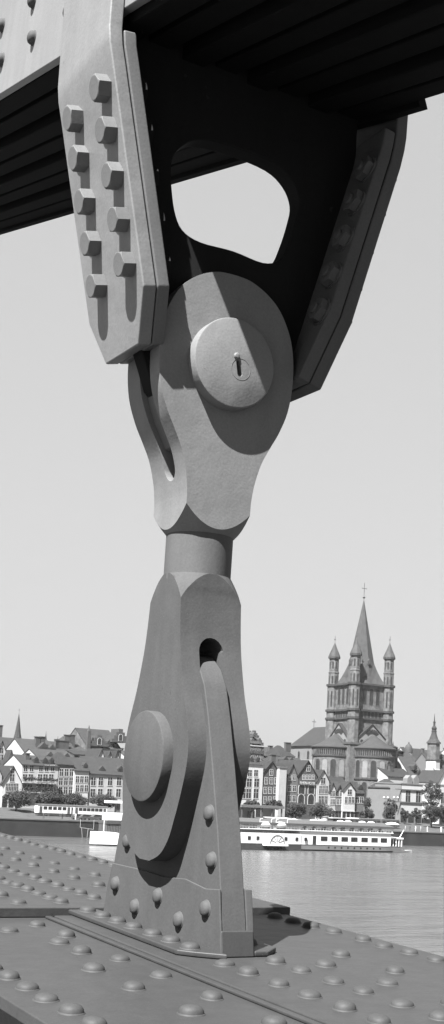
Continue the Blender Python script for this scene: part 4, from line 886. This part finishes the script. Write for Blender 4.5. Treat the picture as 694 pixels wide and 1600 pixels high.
q = MB(); q.box(-h - .3, h + .3, -.4, 3.3, 2.61, 2.9); link('roof', q.mesh('m'), M_LIGHT, t); q = MB(); q.box(-h + .26, h - .26, .3, .6, 0, .95); link('counter', q.mesh('m'), M_MID, t)
def bus(px0, px1, v, label, name, white=False):
    (u0, _), (u1, _) = UV(px0, 1278, v), UV(px1, 1278, v); L = u1 - u0; h = L / 2
    t = thing(name, CF((u0 + u1) / 2, v, ground(v)), label, name)
    q = MB(); q.box(-h, h, 0, 2.3, .5, 2.7); link('body', bevelled(q.mesh('m'), .12, 2), M_DARK, t)
    q = MB(); q.box(-h + .1, h - .1, .05, 2.25, 2.71, 3.05); link('roof', bevelled(q.mesh('m'), .12, 2), M_WHITEP if white else M_MID, t)
    n = max(2, int(L / 1.6))
    for i in range(n): x = -h + L * (i + .5) / n; q = MB(); q.box(x - .5, x + .5, -.02, .05, 1.6, 2.4); link('window', q.mesh('m'), M_GLASS, t)
    for x in (-h * .65, h * .6): q = MB(); q.lathe([(.48, -.06), (.48, .2)], (x, 0, .48), 14, 'Y'); link('wheel', q.mesh('m'), M_DARK, t)
bus(546.5, 561.5, 14, 'dark lorry with a white load, behind the parasols', 'lorry', True); bus(562.5, 595, 14, 'long dark bus with a pale roof, parked behind the parasols', 'bus'); bus(597, 625, 14.5, 'second long dark bus, at the right end nearest the pale house', 'bus')
def lamp(px, v, label):
    u, z = UV(px, 1250, v); zb = ground(v); t = thing('street_lamp', CF(u, v, zb), label, 'street lamp', 'street lamps before the church'); H = UV(px, 1247, v)[1] - zb
    q = MB(); q.tube((0, 0, 0), (0, 0, H), .09, .06); q.box(-.9, .9, -.05, .05, H - .3, H - .2); link('post', q.mesh('m', None, False), M_DARK, t)
    for s_ in (-1, 1): q = MB(); q.lathe([(.02, H - .18), (.3, H + .1), (.3, H + .3), (.02, H + .5)], (s_ * .85, 0, 0), 10); link('lamp_globe', q.mesh('m', 60), M_WHITEP, t)
lamp(603, 20, 'two armed street lamp with white globes before the bushy tree'); lamp(618.5, 22, 'street lamp with white globes beside the pale house corner')
# landing-stage shelter right of the link, low canopy next to it
(u0, _), (u1, _) = UV(374, 1275, 6), UV(441, 1275, 6); t = thing('landing_shelter', CF((u0 + u1) / 2, 6, ground(6)), 'long flat roofed waiting shelter on the quay just right of the link', 'shelter'); h = (u1 - u0) / 2; H = UV(410, 1262.5, 6)[1] - ground(6)
q = MB(); q.box(-h, h, -1, 4, H, H + .75); link('roof', q.mesh('m'), M_MID, t)
for i in range(5): x = -h + .6 + (2 * h - 1.2) * i / 4; q = MB(); q.box(x - .18, x + .18, -.6, -.3, 0, H - .003); link('post', q.mesh('m'), M_DARK, t)
q = MB(); q.box(-h * .9, -h * .1, 3, 3.3, 0, H - .01); q.box(h * .3, h * .9, 3, 3.3, 0, H - .01); link('back_wall', q.mesh('m', None, False), M_LIGHT, t)
q = MB(); q.box(-h * .45, -h * .2, 1, 2, 0, H * .8); link('ticket_box', q.mesh('m'), M_DARK, t)
(u0, _), (u1, _) = UV(416, 1277, 4), UV(454, 1277, 4); t = thing('awning', CF((u0 + u1) / 2, 4, ground(4)), 'low pale awning on posts below the brick gabled house', 'awning'); h = (u1 - u0) / 2
q = MB(); q.prism([(-1, 2.4), (3, 2.75), (3, 2.9), (-1, 2.55)], -h, h, 'X'); link('canopy', q.mesh('m'), M_LIGHT, t)
for x in (-h + .4, 0, h - .4): q = MB(); q.tube((x, -.8, 0), (x, -.8, 2.4), .06); link('post', q.mesh('m'), M_DARK, t)
# pontoon with its kiosk left of the link
(u0, _), (u1, _) = UV(166, 1285, -9), UV(200, 1285, -9); t = thing('landing_pontoon', CF((u0 + u1) / 2, -9, WZ), 'landing stage with a white cabin, a dark slatted lower deck and a flat roofed post', 'landing stage'); h = (u1 - u0) / 2
zA, zB = UV(178, 1282, -9)[1] - WZ, UV(178, 1270, -9)[1] - WZ
q = MB(); q.box(-h, h, 0, 4, -.3, zA - .9)
link('hull', q.mesh('m', None, False), M_DARK, t)
q = MB()
for i in range(14): x = -h + 2 * h * (i + .5) / 14; q.box(x - .12, x + .12, -.15, -.004, .6, zA - .92)
link('slats', q.mesh('m', None, False), M_MID, t)
q = MB(); q.box(-h - .1, h + .3, -.3, 4.2, zA - .897, zA - .05); link('deck', q.mesh('m'), M_DARK, t)
q = MB(); q.box(-h + .3, h, 0, 3, zA - .047, zB); link('cabin', bevelled(q.mesh('m'), .1), M_WHITEP, t)
zC, zD = UV(178, 1255, -9)[1] - WZ, UV(178, 1251, -9)[1] - WZ
q = MB(); q.box(h * .0, h * .35, .8, 1.8, zB + .003, zC); link('mast_box', q.mesh('m'), M_DARK, t)
q = MB(); q.box(-h + .4, h + .2, .2, 2.4, zC + .003, zD); link('flat_roof', q.mesh('m'), M_WHITEP, t)
(u0, z0), (u1, z1) = UV(126, 1283, -2), UV(147, 1283, -2); t = thing('gangway', CF((u0 + u1) / 2, -2, WZ), 'thin pale rail frame hanging on the quay wall above the steamer bow', 'gangway'); h = (u1 - u0) / 2
q = MB(); zt_ = z0 - WZ; zl = UV(126, 1293, -2)[1] - WZ
for a_, b_ in (((-h, zt_ + .6), (-h, zl)), ((-h, zl), (h, zl - .4)), ((h, zt_ + .5), (h, zl - .4)), ((-h * .8, zl), (-h * .6, .1)), ((h * .2, zl - .3), (h * .1, .1))): q.tube((a_[0], 0, a_[1]), (b_[0], 0, b_[1]), .05)
link('frame', q.mesh('m', None, False), M_LIGHT, t)

def person_mesh(rn):
    me = bpy.data.meshes.new('p'); sw = rn.uniform(-.12, .16)
    V = [(0, 0, .92), (0, 0, 1.2), (0, 0, 1.42), (0, 0, 1.52), (0, .01, 1.66), (-.19, 0, 1.42), (-.25, sw, 1.14), (-.24, sw * 1.6 - .05, .88), (.19, 0, 1.42), (.25, -sw, 1.14), (.24, -sw * 1.6 - .05, .88), (-.1, 0, .86), (-.12, -sw, .48), (-.12, -sw * 1.6, .06), (-.12, -sw * 1.6 - .14, .03), (.1, 0, .86), (.12, sw, .48), (.12, sw * 1.6, .06), (.12, sw * 1.6 - .14, .03)]
    R = [.15, .15, .16, .06, .115, .07, .05, .04, .07, .05, .04, .1, .075, .05, .045, .1, .075, .05, .045]
    E = [(0, 1), (1, 2), (2, 3), (3, 4), (2, 5), (5, 6), (6, 7), (2, 8), (8, 9), (9, 10), (0, 11), (11, 12), (12, 13), (13, 14), (0, 15), (15, 16), (16, 17), (17, 18)]
    me.from_pydata(V, E, []); o = bpy.data.objects.new('t', me); COL.objects.link(o); sk = o.modifiers.new('s', 'SKIN'); sk.use_smooth_shade = True
    for i, r in enumerate(R): me.skin_vertices[0].data[i].radius = (r, r)
    me.skin_vertices[0].data[0].use_root = True
    sb_ = o.modifiers.new('u', 'SUBSURF'); sb_.levels = 1
    m2 = bpy.data.meshes.new_from_object(o.evaluated_get(bpy.context.evaluated_depsgraph_get())); bpy.data.objects.remove(o); return m2
rp = random.Random(3); PM = [person_mesh(rp) for _ in range(3)]
def person(px, v, label, c, z=None, rot=None):
    u, _ = UV(px, 1280, v); me = PM[rp.randrange(3)].copy(); o = link('person', me, M_CLOTH[c]); o.matrix_world = CF(u, v, ground(v) if z is None else z, rp.uniform(0, 6.28) if rot is None else rot)
    tag(o, label, 'person', 'people on the far promenade'); return o
for px, v, l, c in ((68, 5, 'person in dark clothes walking alone before the left tram car', 0), (97, 6, 'person in dark clothes at the right end of the left tram car', 0), (113, 4, 'person standing before the gap between the tram cars, left one', 0), (118, 5, 'person in pale clothes between the tram cars', 1),
                    (428, 3, 'person in white beside the waiting shelter, left of two', 1), (433.5, 3, 'person in white beside the waiting shelter, right of two', 1), (404, 3, 'person in pale clothes inside the waiting shelter', 1), (412, 4, 'person in grey clothes inside the waiting shelter', 2),
                    (634, 6, 'person in grey clothes by the quay below the pale house', 2), (641, 9, 'person in dark clothes by the loose trees', 0), (650, 4, 'person in white seated height at the quay edge', 1), (658, 9, 'person in grey clothes left of the low rounded tree', 2), (668.5, 5, 'person in white in front of the low rounded tree', 1),
                    (690, 6, 'person in pale clothes at the right edge of the promenade', 1)): person(px, v, l.replace(' seated height', ' standing'), c)

# ================================================================ the paddle steamer
SV = -40.
def SP(px, py): u, z = UV(px, py, SV); return u, z - WZ
u_bow, u_stern, u_pad = SP(140, 1320)[0], SP(622, 1318)[0], SP(411.5, 1320)[0]
st = thing('paddle_steamer', CF(u_pad, SV, WZ), 'long white paddle steamer with a canvas awning lying on the river before the far quay', 'paddle steamer')
B2 = 4.2; xb, xs_ = u_bow - u_pad, u_stern - u_pad; hk = SP(520, 1320)[1]; hbow = SP(160, 1307)[1]; hb2 = SP(160, 1302.5)[1]
def hull_ring(f, z, k=1.0):
    """half breadth along the hull, f 0 at the bow .. 1 at the stern"""
    w_ = min(1, (f / .22)) ** .7 * min(1, ((1 - f) / .10 + .12)) ** .6; return B2 * w_ * k
q = MB(); N = 60; rows = []
for i in range(N + 1):
    f = i / N; x = xb + (xs_ - xb) * f; sheer = hk + (hbow - hk) * max(0, 1 - f / .40) ** 1.6 + .3 * max(0, (f - .8) / .2) ** 2 + (hb2 + .5 - hbow) * (1 if f < .07 else .35 if f < .12 else 0)
    rr_ = []
    for z, k in ((-.5, .75), (.35, .93), (.36, .935), (sheer, 1.0)): rr_.append((x + (max(0, 1 - k) * 2 if i == N else 0), hull_ring(f, z, k), z))
    rows.append([q.verts([(a, -b, c) for a, b, c in rr_]), q.verts([(a, b, c) for a, b, c in rr_])])
for A_, B_ in zip(rows, rows[1:]):
    for s_ in (0, 1):
        for k in range(3): q.face([A_[s_][k], B_[s_][k], B_[s_][k + 1], A_[s_][k + 1]], 1 if k == 0 else 0)
    q.face([A_[0][3], B_[0][3], B_[1][3], A_[1][3]], 0)
for r in (rows[0], rows[-1]): q.face([r[0][0], r[0][1], r[0][2], r[0][3], r[1][3], r[1][2], r[1][1], r[1][0]], 0)
link('hull', q.mesh('m', None, False), [M_WHITEP, M_DARKP], st)
(xa, za_), (xc, _) = SP(384, 1318), SP(455, 1318); xa = SP(330, 1318)[0] - u_pad; xc -= u_pad
q = MB(); q.box(xa, xc, -B2 - .06, -B2 + .3, .05, hk - .1); link('black_strake', q.mesh('m'), M_DARKP, st)
q = MB(); q.box(xa, xs_ - 3, -B2 - .09, -B2 + .2, hk - .12, hk + .12); q.box(xa, xs_ - 3, B2 - .2, B2 + .09, hk - .12, hk + .12); link('rubbing_strake', q.mesh('m', None, False), M_DARK, st)
q = MB(); q.tube((xb + 3.4, 0, hbow), (xb + 3.4, 0, SP(157, 1281)[1]), .12, .07); link('bow_flagpole', q.mesh('m'), M_WHITEP, st)
zs1 = SP(520, 1299)[1]; zs0 = hk + .12
x1 = SP(596, 1310)[0] - u_pad; q = MB(); q.box(xc, x1, -B2 + .4, B2 - .4, zs0, zs1); q.box(xa, xc - .02, -B2 + .2, B2 - .2, zs0, SP(411, 1300.5)[1]); sal = link('saloon', q.mesh('m', None, False), M_WHITEP, st)
zw0, zw1 = SP(520, 1313.2)[1], SP(520, 1306.5)[1]
for px in (492, 508.5, 524, 539, 555, 570.5, 585): u, _ = SP(px, 1310); x = u - u_pad; q = MB(); q.box(x - 1.05, x + 1.05, -B2 + .34, -B2 + .45, zw0, zw1); q2 = link('saloon_window', q.mesh('m'), M_GLASS, st)
for px in (388.5, 432, 449, 463, 375): u, _ = SP(px, 1309); x = u - u_pad; q = MB(); q.box(x - .42, x + .42, -B2 + .13, -B2 + .25, SP(430, 1312)[1], SP(430, 1306.5)[1]); link('cabin_window', q.mesh('m'), M_GLASS, st)
u, _ = SP(477, 1309); x = u - u_pad; q = MB(); q.box(x - .5, x + .5, -B2 + .33, -B2 + .45, zs0, zw1 + .1); link('saloon_door', q.mesh('m'), M_GLASS, st)
for k in range(12): u, _ = SP(498 + k * 10, 1321); x = u - u_pad; q = MB(); q.lathe([(.24, -B2 - .03), (.24, -B2 + .1)], (x, 0, hk - .55), 12, 'Y'); link('porthole', q.mesh('m'), M_GLASS, st) if x < xs_ - 8 else None
# paddle boxes
rp_ = 13.2 * np.linalg.norm(BO) / F * 1.0
for s_ in (-1, 1):
    q = MB(); q.lathe([(rp_, s_ * (B2 - .2)), (rp_, s_ * (B2 + 1.7))], (0, 0, hk + .1), 24, 'Y', a0=0, a1=PI)
    pts = [(rp_ * math.cos(a), hk + .1 + rp_ * math.sin(a)) for a in np.linspace(0, PI, 25)]; q.prism(pts, s_ * (B2 + 1.5), s_ * (B2 + 1.7), 'Y'); pb_ = link('paddle_box', q.mesh('m', None, False), M_WHITEP, st)
    q = MB(); ri, ro = rp_ * .86, rp_ * .93
    for a, b in zip(np.linspace(0, PI, 25), np.linspace(0, PI, 25)[1:]): q.prism([(ro * math.cos(a), hk + .1 + ro * math.sin(a)), (ro * math.cos(b), hk + .1 + ro * math.sin(b)), (ri * math.cos(b), hk + .1 + ri * math.sin(b)), (ri * math.cos(a), hk + .1 + ri * math.sin(a))], s_ * (B2 + 1.705), s_ * (B2 + 1.78), 'Y')
    for a in np.linspace(.45, PI - .45, 5): q.tube((.45 * math.cos(a), s_ * (B2 + 1.74), hk + .3 + .45 * math.sin(a)), (ri * math.cos(a), s_ * (B2 + 1.74), hk + .1 + ri * math.sin(a)), .05, n=5)
    link('fan_ornament', q.mesh('m', None, False), M_MID, pb_)
    q = MB(); q.box(-rp_ * 1.35, rp_ * 1.35, s_ * (B2 + 1.0) - .9, s_ * (B2 + 1.0) + .95, hk - .35, hk + .098); link('sponson', q.mesh('m'), M_WHITEP, st)
    q = MB(); q.lathe([(rp_ * .8, -.75), (rp_ * .8, .75)], (0, s_ * (B2 + .75), hk - .36 - rp_ * .0), 16, 'Y', a0=PI, a1=2 * PI); link('paddle_wheel', q.mesh('m', None, False), M_DARKP, st)
# upper deck, awning, boats, rails, stern gallery
zd = zs1 + .02; q = MB(); q.box(xa, x1 + .6, -B2 + .1, B2 - .1, zd, zd + .22); link('upper_deck', q.mesh('m'), M_WHITEP, st)
zaw0, zaw1 = SP(480, 1288.6)[1], SP(480, 1283)[1]; xw0, xw1 = xa, SP(600, 1286)[0] - u_pad
q = MB(); q.prism([(-B2 + .1, zaw0), (B2 - .1, zaw0), (B2 - .1, zaw0 + .3), (0, zaw1 + .25), (-B2 + .1, zaw0 + .3)], xw0, xw1, 'X'); q.box(xw0, xw1, -B2 + .02, -B2 + .095, zaw0 - .3, zaw0 + .3); link('awning', q.mesh('m', None, False), M_GREYP, st)
for k in range(22):
    x = xw0 + .4 + (xw1 - xw0 - .8) * k / 21
    for s_ in (-1, 1): q = MB(); q.tube((x, s_ * (B2 - .25), zd + .2), (x, s_ * (B2 - .25), zaw0 + .02), .05, n=6); link('awning_post', q.mesh('m'), M_WHITEP, st)
q = MB()
for s_ in (-1, 1):
    for z in (.5, .8, 1.1): q.tube((xa, s_ * (B2 - .2), zd + .2 + z), (x1, s_ * (B2 - .2), zd + .2 + z), .035, n=5)
    for k in range(60): x = xa + (x1 - xa) * k / 59; q.tube((x, s_ * (B2 - .2), zd + .2), (x, s_ * (B2 - .2), zd + 1.3), .025, n=4)
link('deck_rail', q.mesh('m', None, False), M_WHITEP, st)
for k in range(26):
    x = SP(468, 1295)[0] - u_pad + (x1 - SP(468, 1295)[0] + u_pad - 1.5) * k / 25; q = MB(); y = -2.2 + (k % 3) * 1.6; q.box(x - .3, x + .3, y - .4, y + .4, zd + .65, zd + .75); q.box(x + .2, x + .28, y - .4, y + .4, zd + .75, zd + 1.25); q.box(x - .25, x + .25, y - .06, y + .06, zd + .22, zd + .64); link('deck_chair', q.mesh('m', None, False), M_DARK if k % 2 else M_GREYP, st)
for px in (400, 425):
    u, z = SP(px, 1293); x = u - u_pad; q = MB()
    prof = [(x - 2.6 + 5.2 * i / 10, .75 * math.sin(PI * (i / 10)) ** .6) for i in range(11)]
    q.lathe([(max(.03, w_), xx) for xx, w_ in prof], (0, -B2 + .6, zd + 1.25), 12, 'X'); lb = link('lifeboat', q.mesh('m', 60), M_WHITEP, st)
    for dx in (-1.7, 1.7):
        q = MB(); q.tube((x + dx, -B2 + .3, zd + .1), (x + dx, -B2 + .1, zd + 2.6), .07, n=6); q.tube((x + dx, -B2 + .1, zd + 2.6), (x + dx + .5, -B2 - .3, zd + 2.75), .06, n=6)
        link('davit', q.mesh('m', None, False), M_WHITEP, lb)
q = MB(); x2 = xs_ - 1.0; q.box(x1 + .02, x2, -B2 + .9, B2 - .9, zs0 + 1.9, zs0 + 2.3); link('stern_canopy', q.mesh('m'), M_WHITEP, st)
q = MB(); q.box(x1 + .02, x2 - .8, -B2 + 1.4, B2 - 1.4, zs0, zs0 + 1.88); link('stern_cabin', q.mesh('m'), M_GLASS, st)
for k in range(5): x = x1 + .5 + (x2 - x1 - 1) * k / 4; q = MB(); q.box(x - .12, x + .12, -B2 + 1.0, -B2 + 1.2, zs0, zs0 + 1.89); link('stern_post', q.mesh('m'), M_WHITEP, st)
(uf0, zf0), (uf1, zf1) = SP(624, 1310), SP(631, 1297); q = MB(); q.tube((uf0 - u_pad, 0, zf0), (uf1 - u_pad, 0, zf1), .14, .08); link('stern_flagpole', q.mesh('m'), M_WHITEP, st)
(xf, _) = SP(345, 1290); xf -= u_pad; q = MB(); q.lathe([(.9, zd), (.9, zd + 6.5), (1.0, zd + 6.6), (1.0, zd + 6.9)], (xf, 0, 0), 18); link('funnel', q.mesh('m', 40), M_DARKP, st)
# skiff lying under the stern
(us, _), (ue, _) = SP(598, 1328), SP(636, 1328); L = ue - us; t = thing('skiff', CF((us + ue) / 2, SV - 2, WZ), 'low white skiff lying in the water under the stern of the steamer', 'boat')
q = MB(); rows = []
for i in range(13):
    f = i / 12; x = -L / 2 + L * f; w_ = max(.04, .85 * (math.sin(PI * min(1, f * .75 + .25)) ** .7)); z = .45 + .25 * f ** 2
    rows.append(q.verts([(x, -w_, z), (x, -w_ * .6, -.15), (x, w_ * .6, -.15), (x, w_, z)]))
for A_, B_ in zip(rows, rows[1:]):
    for k in range(3): q.face([A_[k], B_[k], B_[k + 1], A_[k + 1]])
q.face(rows[0]); q.face(rows[-1][::-1]); link('hull', q.mesh('m'), M_WHITEP, t)
for f in (-.2, .15): q = MB(); q.box(f * L - .15, f * L + .15, -.7, .7, .3, .36); link('thwart', q.mesh('m'), M_GREYP, t)

# ================================================================ haze over the river and the town
q = MB(); q.box(-900, 900, -14, 1100, WZ - 4, 86)
def haze_mat(d):
    m = bpy.data.materials.new('summer_haze'); m.use_nodes = True; t = m.node_tree; t.nodes.clear()
    o = t.nodes.new('ShaderNodeOutputMaterial'); v = t.nodes.new('ShaderNodeVolumePrincipled'); v.inputs['Color'].default_value = (.95, .95, .95, 1); v.inputs['Density'].default_value = d; v.inputs['Anisotropy'].default_value = .2
    t.links.new(v.outputs[0], o.inputs['Volume']); return m
hz_ = link('haze', q.mesh('haze'), haze_mat(.00006)); hz_['kind'] = 'stuff'
